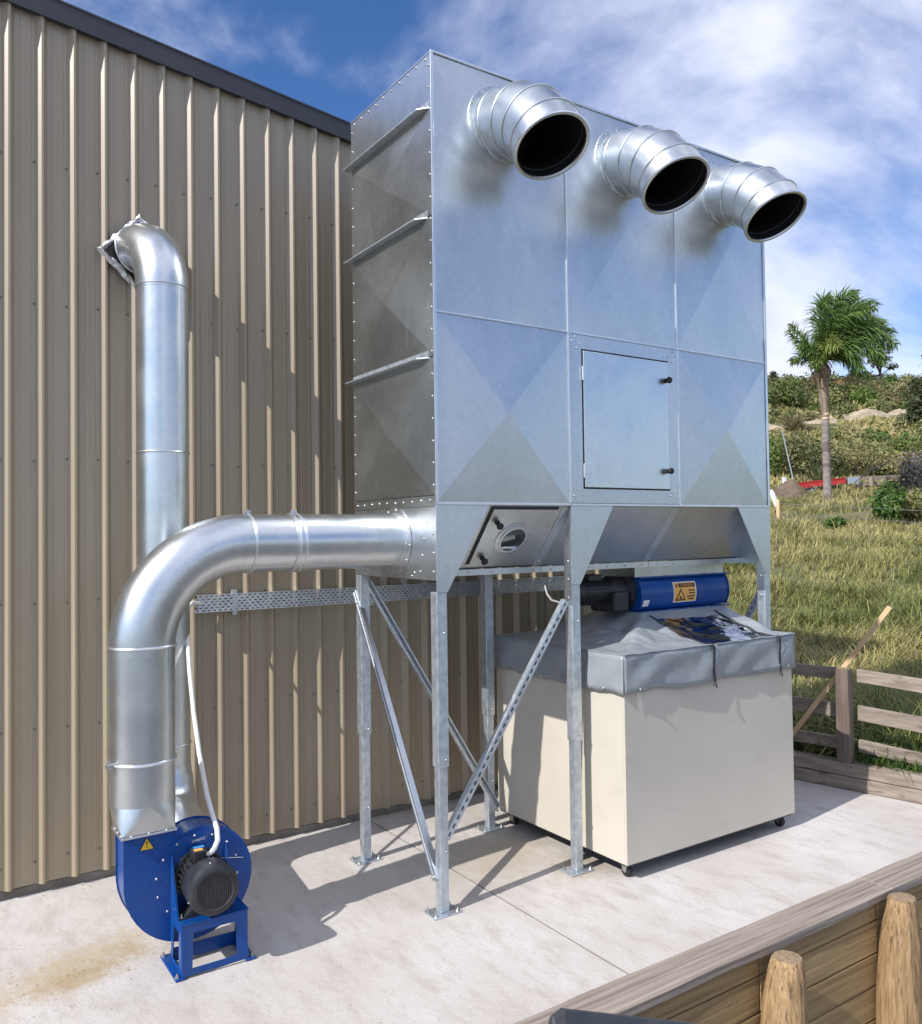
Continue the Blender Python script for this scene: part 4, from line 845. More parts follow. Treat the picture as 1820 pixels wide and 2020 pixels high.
# ------------------------------------------------------------------ retaining wall
rw = empty('retaining_wall', (1.5, -1.2, -.97), 'low timber retaining wall of brown boards with a weathered capping plank', 'retaining wall')
def plank(x0, x1, y0, y1, z0, z1, name, mat, wob=.004, n=26, seed=0):
    vs = []; 
    for i in range(n+1):
        x = x0+(x1-x0)*i/n
        w = [wob*fbm(x*2.1, s*5+seed) for s in range(4)]
        vs += [(x, y0+w[0], z0+w[1]*.6), (x, y1+w[2], z0+w[1]*.3), (x, y1+w[2], z1+w[3]*.4), (x, y0+w[0]*.7, z1+w[3]*.4)]
    fs = []
    for i in range(n):
        for s in range(4): a = i*4+s; b = i*4+(s+1) % 4; fs.append((a, a+4, b+4, b)[::-1])
    fs += [(0, 1, 2, 3)[::-1], tuple(n*4+i for i in range(4))]
    m = M(); m.add(vs, [f[::-1] for f in fs]); o = m.build(name, mat, rw, bevel=.004); return o
for x0, x1, s in ((-5.2, -1.03, 1), (-1.025, 2.163, 2), (2.168, 4.05, 3)): plank(x0, x1, -1.238, -1.045, -.006, .038 if s != 3 else .040, 'cap_plank', cap_m, .007, 40, s)
bx = [-5.2, -2.0, .03, 1.04, 2.045, 3.06, 4.06]
for a, b in zip(bx, bx[1:]):
    z = -.012; hs = [.098, .172, .172, .175, .172, .172]
    for i, h in enumerate(hs):
        j = random.uniform(-.003, .003); plank(a+.003, b-.003, -1.215+j, -1.165, z-h+.006, z-.002, 'board', board_m, .003, 10, a*3+i); z -= h
M().box(-5.2, 4.05, -1.16, -1.045, -.97, -.008).build('backfill', soil_m, rw)
nail_me = mesh_only(M().lathe((0, 0, 0), (0, 0, 1), [(.006, 0), (.006, .0015), (0, .002)], 7), 'nail', rubber_m)
for b in [o for o in rw.children if o.name.startswith('board')]:
    xs_ = [v.co.x for v in b.data.vertices]; zs_ = [v.co.z for v in b.data.vertices]; yb = min(v.co.y for v in b.data.vertices)
    zc = (min(zs_)+max(zs_))/2+rw.location.z; hh = (max(zs_)-min(zs_))/2
    for xx in (min(xs_)+.05, max(xs_)-.05):
        for q in (-.55, .55): inst(nail_me, 'nail', (xx+rw.location.x+random.uniform(-.015, .015), yb+rw.location.y+.0035, zc+q*hh+random.uniform(-.01, .01)), (0, -1, 0), rw)
def logpost(x, y, zt, lean, seed):
    m = M(); n = 40; vs = []; prof = [(-.97, .122), (-.6, .120), (-.45, .117), (-.36, .113), (-.28, .110), (-.2, .105), (-.12, .097), (-.06, .088), (-.02, .080), (zt-.006, .072), (zt, .066)]
    for z, r in prof:
        for k in range(n):
            a = 2*math.pi*k/n; rr = r*(1+.09*fbm(math.cos(a)*1.5, math.sin(a)*1.5, z*1.2+seed)+.05*fbm(math.cos(a)*6, math.sin(a)*6, z*2+seed))
            vs.append((x+.55*(.12-r)+rr*math.cos(a)+lean*(z+.5), y+rr*math.sin(a)*.95, z))
    fs = [(i*n+k, i*n+(k+1) % n, (i+1)*n+(k+1) % n, (i+1)*n+k) for i in range(len(prof)-1) for k in range(n)]
    m.add(vs, fs); o = m.build('post', log_m, rw, smooth=True, angle=50)
    t = M(); k0 = (len(prof)-1)*n; t.add([Vector(v)+Vector((0, 0, .0005)) for v in vs[k0:]]+[(x+.04+lean*(zt+.5), y, zt+.004)], [(k, (k+1) % n, n) for k in range(n)]); t.build('post_top', endgrain_m, o)
for i, x in enumerate((-.98, .03, 1.045, 2.055, 3.07, 4.02)): logpost(x, -1.335, (.025, .025, .018, .045, .03, .03)[i], (.0, .01, .03, .025, .0, .0)[i], i*3)

# ------------------------------------------------------------------ paddock fence and batten
FDIR = Vector((-.2055, .9787, 0)); FN = Vector((.9787, .2055, 0))
def fp(t, o, z): return Vector((3.83, 0, 0))+FDIR*t+FN*o+Vector((0, 0, z))
tf = empty('timber_fence', fp(0, 0, 0), 'weathered three rail timber fence with a stout dark post behind the bin', 'fence')
def fbar(t0, t1, o0, o1, z0a, z1a, z0b, z1b, name, mat, parent, bev=.004, sag=0):
    m = M(); n = 8; vs = []
    for i in range(n+1):
        f = i/n; t = t0+(t1-t0)*f; a = z0a+(z0b-z0a)*f+.004*fbm(t*2, z0a*9); b = z1a+(z1b-z1a)*f+.004*fbm(t*2, z1a*7)
        vs += [fp(t, o0, a), fp(t, o1, a), fp(t, o1, b), fp(t, o0, b)]
    fs = [(i*4+s, i*4+(s+1) % 4, (i+1)*4+(s+1) % 4, (i+1)*4+s) for i in range(n) for s in range(4)]+[(3, 2, 1, 0), tuple(n*4+s for s in range(4))]
    m.add(vs, fs); o = m.build(name, mat, parent, bevel=bev); return o
for z0, z1 in ((.815, .915), (.515, .632), (.265, .360)):
    fbar(.10, 2.0, .068, .098, z0+.003, z1+.003, z0+.02, z1+.02, 'rail', fence_m, tf); fbar(-.02, -1.78, .068, .098, z0+.003, z1+.006, z0-.11, z1-.11, 'rail', fence_m, tf)
for t in (-1.83, .045, 2.05):
    m = M(); n = 16; zt = .93 if t > -1 else .83
    prof = [(.0, .062), (.5, .060), (zt-.02, .057), (zt, .053)]; vs = []
    for z, r in prof:
        for k in range(n):
            a = 2*math.pi*k/n; sq = 1/max(abs(math.cos(a)), abs(math.sin(a)))**.55
            vs.append(fp(t+r*sq*math.sin(a)*.95, -.02+r*sq*math.cos(a), z))
    m.add(vs, [(i*n+k, (i)*n+(k+1) % n, (i+1)*n+(k+1) % n, (i+1)*n+k) for i in range(3) for k in range(n)]); po = m.build('post', fpost_m, tf, smooth=True, angle=60)
    tt = M(); tt.add([Vector(v)+Vector((0, 0, .0005)) for v in vs[3*n:]], [tuple(range(n))]); tt.build('post_top', endgrain_m, po)
ed = empty('timber_edging', fp(0, -.1, 0), 'two stacked grey timbers edging the concrete below the fence', 'edging')
fbar(3.4, -1.42, -.09, -.005, .003, .100, .003, .100, 'lower_timber', fence_m, ed, .006); fbar(3.4, -1.42, -.082, .05, .103, .196, .103, .203, 'timber', fence_m, ed, .008)
m = M(); p0, p1 = fp(.72, .052, .02), fp(-.285, .052, 1.425); a = (p1-p0).normalized(); s_ = a.cross(FN).normalized()
m.obox((p0+p1)/2, a*(p1-p0).length/2, s_*.019, FN*.008); tag(m.build('batten', batten_m, bevel=.002), 'pale new timber batten leaning through the fence by the post', 'batten')

# ------------------------------------------------------------------ dark coated steel rail near the camera
kr = empty('steel_rail', (-.7, -2.3, .6), 'black coated steel rail with chamfered end in front of retaining wall', 'rail')
p0 = Vector((-1.085, -2.28, .905)); p1 = Vector((-.345, -2.28, .605)); d = (p1-p0).normalized(); nrm = Vector((0, -1, 0)); dn = d.cross(nrm); dn = dn if dn.z < 0 else -dn
prof = [(.004, .012), (0, 0), (.052, -.040), (.09, -.046), (.20, -.046), (.20, .012)]
m = M(); vs = []
for u, k in ((-.028, .0), (0, 1), ((p1-p0).length+.8, 1)):
    for (a, b) in prof:
        aa = a if k else a+.02; vs.append(p0+d*u+dn*(aa)+nrm*(-b))
n = len(prof)
m.add(vs, [(i*n+s, (i+1)*n+s, (i+1)*n+(s+1) % n, i*n+(s+1) % n) for i in range(2) for s in range(n)]+[tuple(range(n)), tuple(range(3*n-1, 2*n-1, -1))])
m.build('folded_rail', steelblk_m, kr, bevel=.004)
q = p0+d*.30+dn*.2; M().box(q.x-.03, q.x+.03, -2.31, -2.25, -.97, q.z+.02).build('rail_leg', steelblk_m, kr)
q = p0+d*1.3+dn*.2; M().box(q.x-.03, q.x+.03, -2.31, -2.25, -.97, q.z+.02).build('rail_leg', steelblk_m, kr)

#@@VEG@@
# ------------------------------------------------------------------ background vegetation and paddock
RX2 = np.array([.8315, -.5556]); FX2 = np.array([.5556, .8315])
def ld(lat, dep):
    p = np.array([CAM.x, CAM.y])+RX2*lat+FX2*dep; return float(p[0]), float(p[1])
def gp(lat, dep, dz=0.0):
    x, y = ld(lat, dep); return Vector((x, y, hgt(x, y)+dz))
hv = np.vectorize(hgt)
def cards(P, Nn, size, asp=.5, bend=0.0):
    n = len(P); a = rng.normal(size=(n, 3)); a -= (a*Nn).sum(1, keepdims=True)*Nn; a /= np.linalg.norm(a, axis=1, keepdims=True)+1e-9
    b = np.cross(Nn, a); s = size[:, None]
    V = np.stack([P-a*s, P-b*s*asp, P+a*s, P+b*s*asp], 1).reshape(-1, 3); F = np.arange(4*n).reshape(-1, 4); return V, F
def clump(c, rad, n, leaf, t0=.5, ts=.25, dry=.0, shell=.55, upb=.3):
    d = rng.normal(size=(n, 3)); d /= np.linalg.norm(d, axis=1, keepdims=True); r = shell+(1-shell)*rng.random((n, 1))
    lump = 1+.28*np.sin(d[:, :1]*5+c[0])*np.sin(d[:, 1:2]*6+c[1])*np.cos(d[:, 2:]*5)
    P = np.array(c)+d*r*lump*np.array(rad); Nn = d+rng.normal(size=(n, 3))*.55+np.array([0, 0, upb]); Nn /= np.linalg.norm(Nn, axis=1, keepdims=True)
    V, F = cards(P, Nn, leaf*(.6+.8*rng.random(n)))
    t = np.clip(t0+ts*rng.normal(size=n), 0, 1); dr = np.clip(dry+.18*rng.normal(size=n), 0, 1)*(dry > 0)
    T = np.repeat(np.stack([t, dr, np.zeros(n)], 1), 4, 0); return V, F, T
def merge(parts):
    Vs, Fs, Ts = [], [], []; k = 0
    for V, F, T in parts: Vs.append(V); Fs.append(F+k); Ts.append(T); k += len(V)
    return np.concatenate(Vs), np.concatenate(Fs), np.concatenate(Ts)

# sandy track cut along the hillside
for a, b, d0, d1, w in ((.345, .447, 72.5, 76.5, 4.6), (.455, .60, 77.5, 81, 4.0)):
    V = []; F = []; n = 40
    for i in range(n+1):
        f = i/n; dep = d0+(d1-d0)*f; lat = (a+(b-a)*f)*dep; wob = 1.1*fbm(f*6, a*9); thin = .45+.9*abs(fbm(f*5, a*31))
        for k in range(5):
            q = k/4; x, y = ld(lat, dep+wob+w*thin*(q-.5)*(.6+.4*math.sin(math.pi*min(1, f*1.2+.1)))); V.append((x, y, hgt(x, y)+.10+.5*q+.35*fbm(x*.6, y*.6, 3)))
    for i in range(n):
        for k in range(4): j = i*5+k; F.append((j, j+5, j+6, j+1))
    o = np_mesh('track', V, F, sand_m, kind='structure'); o.data.shade_smooth()

# scrub that covers the hillside as one mass
parts = []; parts2 = []
for i in range(760):
    dep = 50+70*rng.random()**.8; ra = .22+.6*rng.random(); lat = ra*dep
    if (66.5 < dep < 78.5 and ra < .45) or (71.5 < dep < 83 and ra > .45): continue
    c = gp(lat, dep); up_ = dep > 83
    r = (.7+.9*rng.random())*(1.3 if up_ else .8); tall = r*(.65+.45*rng.random())
    dryb = rng.random() < (.12 if up_ else .30)
    (parts2 if rng.random() < .36 and not dryb else parts).append(clump((c.x, c.y, c.z+tall*.45), (r, r, tall), int(300*r*r**.4), .10+.0008*dep, rng.random(), .2, .75 if dryb else .05+.3*rng.random(), .5))
V, F, T = merge(parts); np_mesh('hillside_scrub', V, F, scrub_m, T, kind='stuff')
V, F, T = merge(parts2); np_mesh('hillside_greenery', V, F, lush_m, T, kind='stuff')
# dry rank grass between the scrub
n = 26000; dep = 46+45*rng.random(n); ra = .22+.6*rng.random(n); ok = ~(((dep > 70.5) & (dep < 78.5) & (ra < .45)) | ((dep > 75) & (dep < 83) & (ra > .45))); dep = dep[ok]; ra = ra[ok]; n = len(dep); xy = np.array([CAM.x, CAM.y])+np.outer(ra*dep, RX2)+np.outer(dep, FX2); z = hv(xy[:, 0], xy[:, 1])
P = np.column_stack([xy, z+.25]); Nn = rng.normal(size=(n, 3))*np.array([1, 1, .35]); Nn /= np.linalg.norm(Nn, axis=1, keepdims=True)
V, F = cards(P, Nn, .28+.25*rng.random(n), .25); T = np.repeat(np.stack([rng.random(n)*.8, np.clip(.55+.3*rng.normal(size=n), 0, 1), np.zeros(n)], 1), 4, 0)
np_mesh('hillside_grass', V, F, grass_m, T, kind='stuff')

def bush(lat, dep, r, tall, n, leaf, mat, name, label, cat, group=None, t0=.5, dry=.1, stems=3):
    b = gp(lat, dep); e = empty(name, b, label, cat, group)
    parts = []
    for k in range(4):
        o = rng.normal(size=2)*r*.38; q = .55+.35*rng.random()
        parts.append(clump((b.x+o[0], b.y+o[1], b.z+tall*(.45+.3*rng.random())), (r*q, r*q, tall*.5), n//4, leaf, t0+.15*rng.normal(), .22, dry, .35))
    V, F, T = merge(parts); np_mesh('foliage', V, F, mat, T, parent=e)
    m = M()
    for k in range(stems): m.tube([b+Vector((0, 0, -.15)), b+Vector((random.uniform(-.3, .3)*r, random.uniform(-.3, .3)*r, tall*.6))], [.05*tall, .015*tall], 6)
    m.build('stem', treebark_m, e); return e
for ra, dep, r_, tall, n_, mt_, t_, dr_, lb in (
    (.367, 50.5, 1.3, 2.7, 2000, lush_m, .75, .45, 'yellow green scrub bush behind the thin pole at the cabinet edge'),
    (.399, 51.5, 1.7, 2.9, 2200, scrub_m, .25, .30, 'dark olive scrub bush behind the dirt heap left of the palm trunk'),
    (.437, 51.0, 1.2, 2.0, 1600, scrub_m, .10, .15, 'darkest green bush directly behind the palm trunk'),
    (.470, 52.0, 1.5, 2.4, 1900, scrub_m, .40, .60, 'tangled brown bush above the tail of the red trailer'),
    (.503, 51.0, 1.1, 1.5, 1300, scrub_m, .80, .80, 'dry tan bush behind the grey trough'),
    (.548, 53.0, 1.6, 2.6, 1900, scrub_m, .45, .20, 'olive bush behind the grey leafless shrub')):
    bush(ra*dep, dep, r_, tall, n_, .085, mt_, 'scrub_bush', lb, 'bush', 'scrub bushes along the foot of the hillside', t_, dr_)
bush(.506*30.5, 30.5, .70, 1.35, 2600, .085, lush_m, 'green_shrub', 'bright green shrub standing in the dry grass by the wire fence', 'shrub', None, .35, .15)
bush(.545*31.5, 31.5, .9, 1.1, 1600, .10, scrub_m, 'low_shrub', 'low olive shrub beside the bright green shrub at picture edge', 'shrub', None, .7, .4)
bush(.445*29.0, 29.0, .35, .42, 500, .07, lush_m, 'weed_clump', 'small dark green weed clump in the tan grass', 'weed', None, .35, .1)
bush(.533*46.5, 46.5, .9, 2.3, 1500, .09, twig_m, 'bare_shrub', 'grey leafless twiggy shrub behind the far board fence', 'shrub', None, .6, .3)

def tree(lat, dep, h, r, trunk_h, n, leaf, mat, name, label, clumps, lean=0.0, t0=.4, dry=.1, group=None):
    b = gp(lat, dep); e = empty(name, b, label, 'tree', group); parts = []; tops = []
    for (ox, oz, q) in clumps:
        oy = random.uniform(-.3, .3)*r; c = b+Vector((RX2[0]*ox*r, RX2[1]*ox*r, trunk_h+oz*(h-trunk_h)))+Vector((FX2[0]*oy, FX2[1]*oy, 0)); tops.append(c)
        parts.append(clump(c, (r*q, r*q, r*q*.62), int(n*q*q), leaf, t0+.12*rng.normal(), .2, dry, .3, .5))
    V, F, T = merge(parts); np_mesh('crown', V, F, mat, T, parent=e)
    m = M(); top = b+Vector((RX2[0]*lean, RX2[1]*lean, h*.8)); m.tube([b+Vector((0, 0, -.3)), b.lerp(top, .5), top], [.05*h*.5, .035*h*.5, .01*h], 8)
    for c in tops[:6]: m.tube([b.lerp(top, .45), c], [.012*h, .004*h], 5)
    m.build('trunk', treebark_m, e, smooth=True); return e
tree(.565*70, 70, 7.0, 2.7, .6, 1500, .16, pine_m, 'conifer', 'large dark conifer at the right edge of the hillside', [(-.1, .08, .8), (.25, .2, .9), (-.35, .25, .6), (.1, .4, .8), (-.25, .5, .55), (.3, .62, .55), (0, .75, .5), (.05, .9, .3), (-.55, .1, .4), (.02, .99, .14)])
tree(.4995*100, 100, 6.0, 2.6, 2.6, 1000, .18, pine_m, 'ridge_tree', 'round crowned tree alone on the ridge right of the palm', [(-.15, .3, .5), (.2, .45, .55), (0, .7, .6), (-.35, .55, .35), (.5, .15, .3), (-.6, -.1, .35)], .5)
for ra, dep, h, r, lb in ((.374, 112, 3.6, 1.7, 'small dark pine on the ridge nearest the cabinet edge'), (.393, 113, 3.0, 1.9, 'low rounded pine on the ridge between cabinet and palm crown'), (.424, 112, 3.2, 1.8, 'low ridge pine just left of the palm shaft'), (.468, 112, 3.0, 1.9, 'low ridge pine under the drooping palm fronds'), (.484, 114, 2.6, 1.7, 'lowest ridge pine beside the round crowned tree')):
    tree(ra*dep, dep, h, r, .1, 1300, .15, pine_m, 'ridge_pine', lb, [(0, .1, 1.0), (.35, .2, .8), (-.4, .25, .75), (.1, .45, .75), (-.15, .6, .6), (.05, .78, .45), (.0, .92, .28)], 0, .4, .2, 'pines along the ridge')

def blades(base, n, Lr, wr, spread, droop, t0=.5, dry=.3, seed=0, az=None, curv=2):
    """strap leaves from one spot: three-segment strips"""
    a = rng.random(n)*2*np.pi if az is None else az+rng.normal(size=n)*.5
    Ln = Lr[0]+(Lr[1]-Lr[0])*rng.random(n); th = spread[0]+(spread[1]-spread[0])*rng.random(n); w = wr*(.7+.6*rng.random(n))
    B = np.atleast_2d(base); B = B if len(B) == n else np.repeat(B, n, 0)
    d = np.stack([np.cos(a), np.sin(a)], 1); sd_ = np.stack([-np.sin(a), np.cos(a), np.zeros(n)], 1)
    Vs = []
    p = B.astype(float).copy(); ang = th.copy(); S_ = 3
    for s in range(S_+1):
        ww = w*(1, .95, .7, .08)[s]; Vs += [p-sd_*ww[:, None], p+sd_*ww[:, None]]
        st = Ln/S_; p = p+np.column_stack([d*(np.sin(ang)*st)[:, None], np.cos(ang)*st]); ang = ang+droop*(.6+.8*rng.random(n))
    V = np.stack(Vs, 1); F = np.arange(n)[:, None, None]*8+np.array([[0, 1, 3, 2], [2, 3, 5, 4], [4, 5, 7, 6]])[None]
    t = np.clip(t0+.25*rng.normal(size=n), 0, 1); dr = np.clip(dry+.22*rng.normal(size=n), 0, 1)
    T = np.repeat(np.stack([t, dr, np.zeros(n)], 1), 8, 0); return V.reshape(-1, 3), F.reshape(-1, 4), T
def strap(lat, dep, n, Lr, w, spread, droop, mat, name, label, cat, t0=.5, dry=.2, group=None):
    b = gp(lat, dep); e = empty(name, b, label, cat, group); base = np.array(b)+np.column_stack([rng.normal(size=(n, 2))*.16*Lr[0], np.zeros(n)])
    V, F, T = blades(base, n, Lr, w, spread, droop, t0, dry); np_mesh('leaves', V, F, mat, T, parent=e); return e
strap(.4265*47.6, 47.6, 110, (.9, 2.0), .04, (.05, .9), .28, flax_m, 'flax_plant', 'spiky green flax plant just right of the palm trunk', 'plant', .55, .2)
strap(.407*47.8, 47.8, 60, (.6, 1.3), .03, (.2, 1.1), .3, flax_m, 'flax_plant', 'smaller pale flax plant just left of the palm trunk', 'plant', .8, .5)
for ra, dep, lb in ((.372, 62, 'lush green strap leaved plant highest on the slope at the cabinet edge'), (.386, 60, 'lush green strap leaved plant below the track bend'), (.366, 58, 'lush green strap leaved plant lowest on the slope at the cabinet edge')):
    strap(ra*dep*1.0, dep+10, 240, (1.8, 3.6), .11, (.1, 1.0), .4, lush_m, 'broadleaf_plant', lb, 'plant', .5, .12)
strap(.398*70, 70, 200, (1.3, 2.6), .07, (.1, 1.1), .35, flax_m, 'flax_plant', 'brown tinged flax clump above the sandy track left of the palm', 'plant', .6, .8)

# paddock grass
n = 13500; dep = 6.6+39*rng.random(n)**1.5; ra = .24+.56*rng.random(n)
xy = np.array([CAM.x, CAM.y])+np.outer(ra*dep, RX2)+np.outer(dep, FX2); keep = xy[:, 0] > 3.83-.21*xy[:, 1]+.25
xy = xy[keep]; dep = dep[keep]; z = hv(xy[:, 0], xy[:, 1]); near = xy[:, 0]-(3.83-.21*xy[:, 1]) < .8; z = np.where(near, np.minimum(z, .17), z)
parts = []
for (x, y), zz, dd in zip(xy, z, dep):
    k = 16 if dd < 14 else (11 if dd < 24 else 7); sc = 1 if dd < 12 else 1+(dd-12)*.035
    patch = fbm(x*.35, y*.35, 2); bare = fbm(x*.6, y*.6, 11)
    if bare < -.40 and dd > 9: continue
    dry = .30+.5*patch+(.12 if dd > 22 else 0)+(-.35 if dd < 9.2 else 0); hgt_ = .75+.8*fbm(x*.5, y*.5, 7)+(.5 if random.random() < .06 else 0)
    base = np.array([x, y, zz-.02])+np.column_stack([rng.normal(size=(k, 2))*.10*sc, np.zeros(k)])
    parts.append(blades(base, k, (.22*hgt_*sc**.5, .55*hgt_*sc**.5), .0042*sc**1.1*(1.25 if dd < 12 else 1.5), (.15, .9), .55, .5+.3*patch, dry, az=.0+rng.normal()*1.6))
V, F, T = merge(parts); np_mesh('grass', V, F, grass_m, T, kind='stuff')
# green weeds growing through the fence foot
parts = []
for i in range(150):
    t = random.uniform(-1.5, 2.2); o = random.uniform(.07, .6); p = fp(t, o, .17); k = 12
    parts.append(blades(np.array(p)+np.column_stack([rng.normal(size=(k, 2))*.04, np.zeros(k)]), k, (.12, .34), .004, (.1, .9), .5, .45, .12))
for t in (-.12, -.17, -.22, -.27, -.33, -.38, -.44, -.55, -.7):
    p = fp(t, .03, .19); k = 22; parts.append(blades(np.array(p)+np.column_stack([rng.normal(size=(k, 2))*.03, np.zeros(k)]), k, (.08, .22), .0035, (.2, 1.2), .5, .75, .05))
V, F, T = merge(parts); np_mesh('green_weeds', V, F, green_m, T, kind='stuff')

# ------------------------------------------------------------------ palm
pb = Vector((34.30, 19.72, 3.22)); palm = empty('palm_tree', pb, 'tall palm tree with wind blown crown rising from the paddock', 'palm tree')
RV = Vector((RX2[0], RX2[1], 0)); FV = Vector((FX2[0], FX2[1], 0))
def pw(lat, dep, upz): return pb+RV*lat+FV*dep+Vector((0, 0, upz))
m = M(); pth = []; rs = []
for i in range(61):
    z = 4.75*i/60; r = .185-.02*i/60+.10*math.exp(-z/.28)+.012*(1 if i % 4 == 0 else 0); pth.append(pw(-.03*math.sin(z*.6), 0, z)); rs.append(r)
m.tube(pth, rs, 16); m.build('trunk', bark_m, palm, smooth=True, angle=60)
m = M(); prof = [(4.2, .16), (4.5, .19), (4.9, .22), (5.3, .235), (5.7, .26), (6.0, .33), (6.25, .40), (6.45, .33), (6.7, .22)]
m.tube([pw(-.05-.03*(z-4.2), 0, z) for z, r in prof], [r for z, r in prof], 14); m.build('crownshaft', husk_m, palm, smooth=True, angle=60)
for zz in (4.02, 4.22): M().lathe(pw(-.03*math.sin(zz*.6), 0, zz), (0, 0, 1), [(.17, -.05), (.182, -.03), (.182, .03), (.17, .05)], 14).build('leaf_scar', batten_m, palm, smooth=True)
n = 130; base = np.array(pw(-.1, 0, 6.2))+np.column_stack([rng.normal(size=(n, 3))*np.array([.22, .22, .3])])
V, F, T = blades(base, n, (.3, .8), .035, (.2, 2.2), .4, .5, .3); np_mesh('frayed_husk', V, F, dead_m, T, parent=palm)
def bez(p, t): u = 1-t; return p[0]*u**3+3*p[1]*u*u*t+3*p[2]*u*t*t+p[3]*t**3
def frond(p1, p2, p3, mat, nl=110, ll=.75, tint=.5, dry=.1, o=(0, 0, 6.5), name='frond', wind=.16):
    P_ = [pw(*o)]+[pw(o[0]+q[0], o[1]+q[1], o[2]+q[2]) for q in (p1, p2, p3)]
    m = M(); m.tube([bez(P_, i/14) for i in range(15)], [.045-.003*i+.004 for i in range(15)], 5); fr = m.build(name, mat, palm)
    a = fr.data.color_attributes.new('tint', 'FLOAT_COLOR', 'POINT')
    for q in a.data: q.color = (.5, .6, 0, 1)
    Vs = []; F = []; T = []
    for i in range(nl):
        for s in (-1, 1):
            t = .12+.88*(i+random.random())/nl; c = bez(P_, t); d = (bez(P_, min(1, t+.02))-bez(P_, t-.02)).normalized(); sd_ = d.cross(Vector((0, 0, 1))); sd_ = sd_.normalized() if sd_.length > .01 else RV
            un = sd_.cross(d); an = random.uniform(-1.7, 1.7); dirn = (sd_*s*math.cos(an)+un*math.sin(an)+d*.75+RV*wind*random.uniform(.3, 1.0)).normalized()
            L_ = ll*(.45+.8*math.sin(math.pi*min(1, .15+t*.8)))*random.uniform(.7, 1.15); w = random.uniform(.020, .032); wv = dirn.cross(Vector((random.gauss(0, 1), random.gauss(0, 1), random.gauss(0, 1)))).normalized()*w
            mid = c+dirn*L_*.55; tip = c+(dirn*.9+Vector((0, 0, -.38))+RV*wind*.25).normalized()*L_
            k = len(Vs); Vs += [c-wv*.6, c+wv*.6, mid+wv, mid-wv, tip+wv*.1, tip-wv*.1]; F += [(k, k+1, k+2, k+3), (k+3, k+2, k+4, k+5)]
            tt = min(1, max(0, random.gauss(tint, .22))); T += [(tt, max(0, random.gauss(dry, .1)), 0)]*6
    np_mesh('leaflets', Vs, F, mat, np.array(T, np.float32), parent=fr); return fr
FR = [((.2, 0, 1.6), (1.0, .2, 3.5), (2.6, .3, 2.9)), ((0, 0, 1.6), (.2, -.3, 3.4), (1.3, -.5, 3.3)), ((-.1, 0, 1.5), (-.35, .2, 3.1), (.45, .4, 3.35)), ((.4, 0, 1.6), (1.6, .1, 2.9), (3.3, .2, 1.6)), ((.4, -.2, 1.3), (1.5, -.5, 2.5), (3.1, -.6, .9)), ((.4, .3, 1.2), (1.6, .5, 2.1), (3.4, .5, 1.0)), ((.4, -.2, 1.0), (1.2, -.4, 1.8), (2.6, -.6, .1)), ((.4, .2, .9), (1.0, .4, 1.4), (2.0, .6, -.2)), ((.3, -.3, .9), (.7, -.5, 1.3), (1.2, -.9, -.3)), ((.3, .5, 1.3), (.3, .9, 2.1), (.7, 1.8, 1.6)), ((.3, .1, 1.6), (.8, .2, 2.8), (1.9, .2, 2.7)), ((.1, -.3, 1.5), (.5, -.6, 2.6), (1.6, -1.0, 2.4)), ((.3, .1, 1.2), (1.3, -.1, 2.2), (2.8, .0, 2.0))]
for i, q in enumerate(FR): frond(*q, palm_m, 190, .78, .5, .06)
frond((-.4, 0, .6), (-1.0, 0, 1.0), (-1.75, -.1, 1.75), palm_m, 90, .5, .6, .15, wind=-.15); frond((-.3, -.2, .4), (-.9, -.3, .7), (-1.3, -.4, .9), palm_m, 80, .5, .4, .1, wind=.0)
frond((-.4, .2, .4), (-.9, .2, .7), (-1.5, .2, .3), palm_m, 90, .5, .45, .12, wind=-.05); frond((-.3, -.3, .3), (-.6, -.5, .4), (-.75, -.7, -.15), palm_m, 80, .5, .6, .2, wind=0.0); frond((-.5, .1, .8), (-1.1, .1, 1.5), (-1.5, .1, 2.1), palm_m, 80, .45, .6, .15, wind=-.1)
frond((-.2, -.4, .8), (-.2, -1.0, 1.2), (-.1, -1.7, .6), palm_m, 90, .55, .9, .5, wind=.1)
frond((.5, -.1, .25), (1.2, -.2, .5), (3.3, -.2, -.85), dead_m, 60, .32, .5, .3, o=(.15, -.1, 5.62), name='dead_frond', wind=.1)

# ------------------------------------------------------------------ farm things in the paddock
tr_ = empty('trailer', (39.4, 23.5, 3.8), 'red flat tray trailer parked behind the palm trunk', 'trailer')
pL, pR = Vector((38.20, 24.20, 4.50)), Vector((40.62, 22.68, 4.76)); ax = (pR-pL).normalized(); bk = FV*1.35; upz = Vector((0, 0, 1))
def slab_(p, q, h0, h1, off, th_, name, mat, par=tr_): m = M(); m.prism([p+upz*h0+off, q+upz*h0+off, q+upz*h1+off, p+upz*h1+off], FV*th_); return m.build(name, mat, par)
slab_(pL, pR, -.30, -.02, Vector(), .05, 'side_board', red_m); slab_(pL, pR, -.03, .02, FV*-.03, .09, 'top_rail', red_m); slab_(pL, pR, -.30, -.25, FV*-.03, .05, 'bottom_rail', red_m)
slab_(pL, pR, -.30, -.02, bk, .05, 'side_board', red_m); slab_(pL, pR, -.36, -.31, Vector(), 1.4, 'deck', fence_m); slab_(pL+ax*.3, pR-ax*.3, -.5, -.37, FV*.2, .1, 'chassis', black_m); slab_(pR-ax*.04, pR, -.3, 0, FV*.06, 1.28, 'tail_board', red_m)
for f in (.35, .65):
    c = pL.lerp(pR, f)+Vector((0, 0, -.52)); wh = M().lathe(c+FV*.05, FV, [(0, 0), (.14, 0), (.27, .01), (.29, .06), (.29, .12), (.27, .17), (0, .17)], 20).build('wheel', rubber_m, tr_, smooth=True); M().lathe(c+FV*.045, FV, [(.13, 0), (0, -.005)], 12).build('hub', zinc, wh)
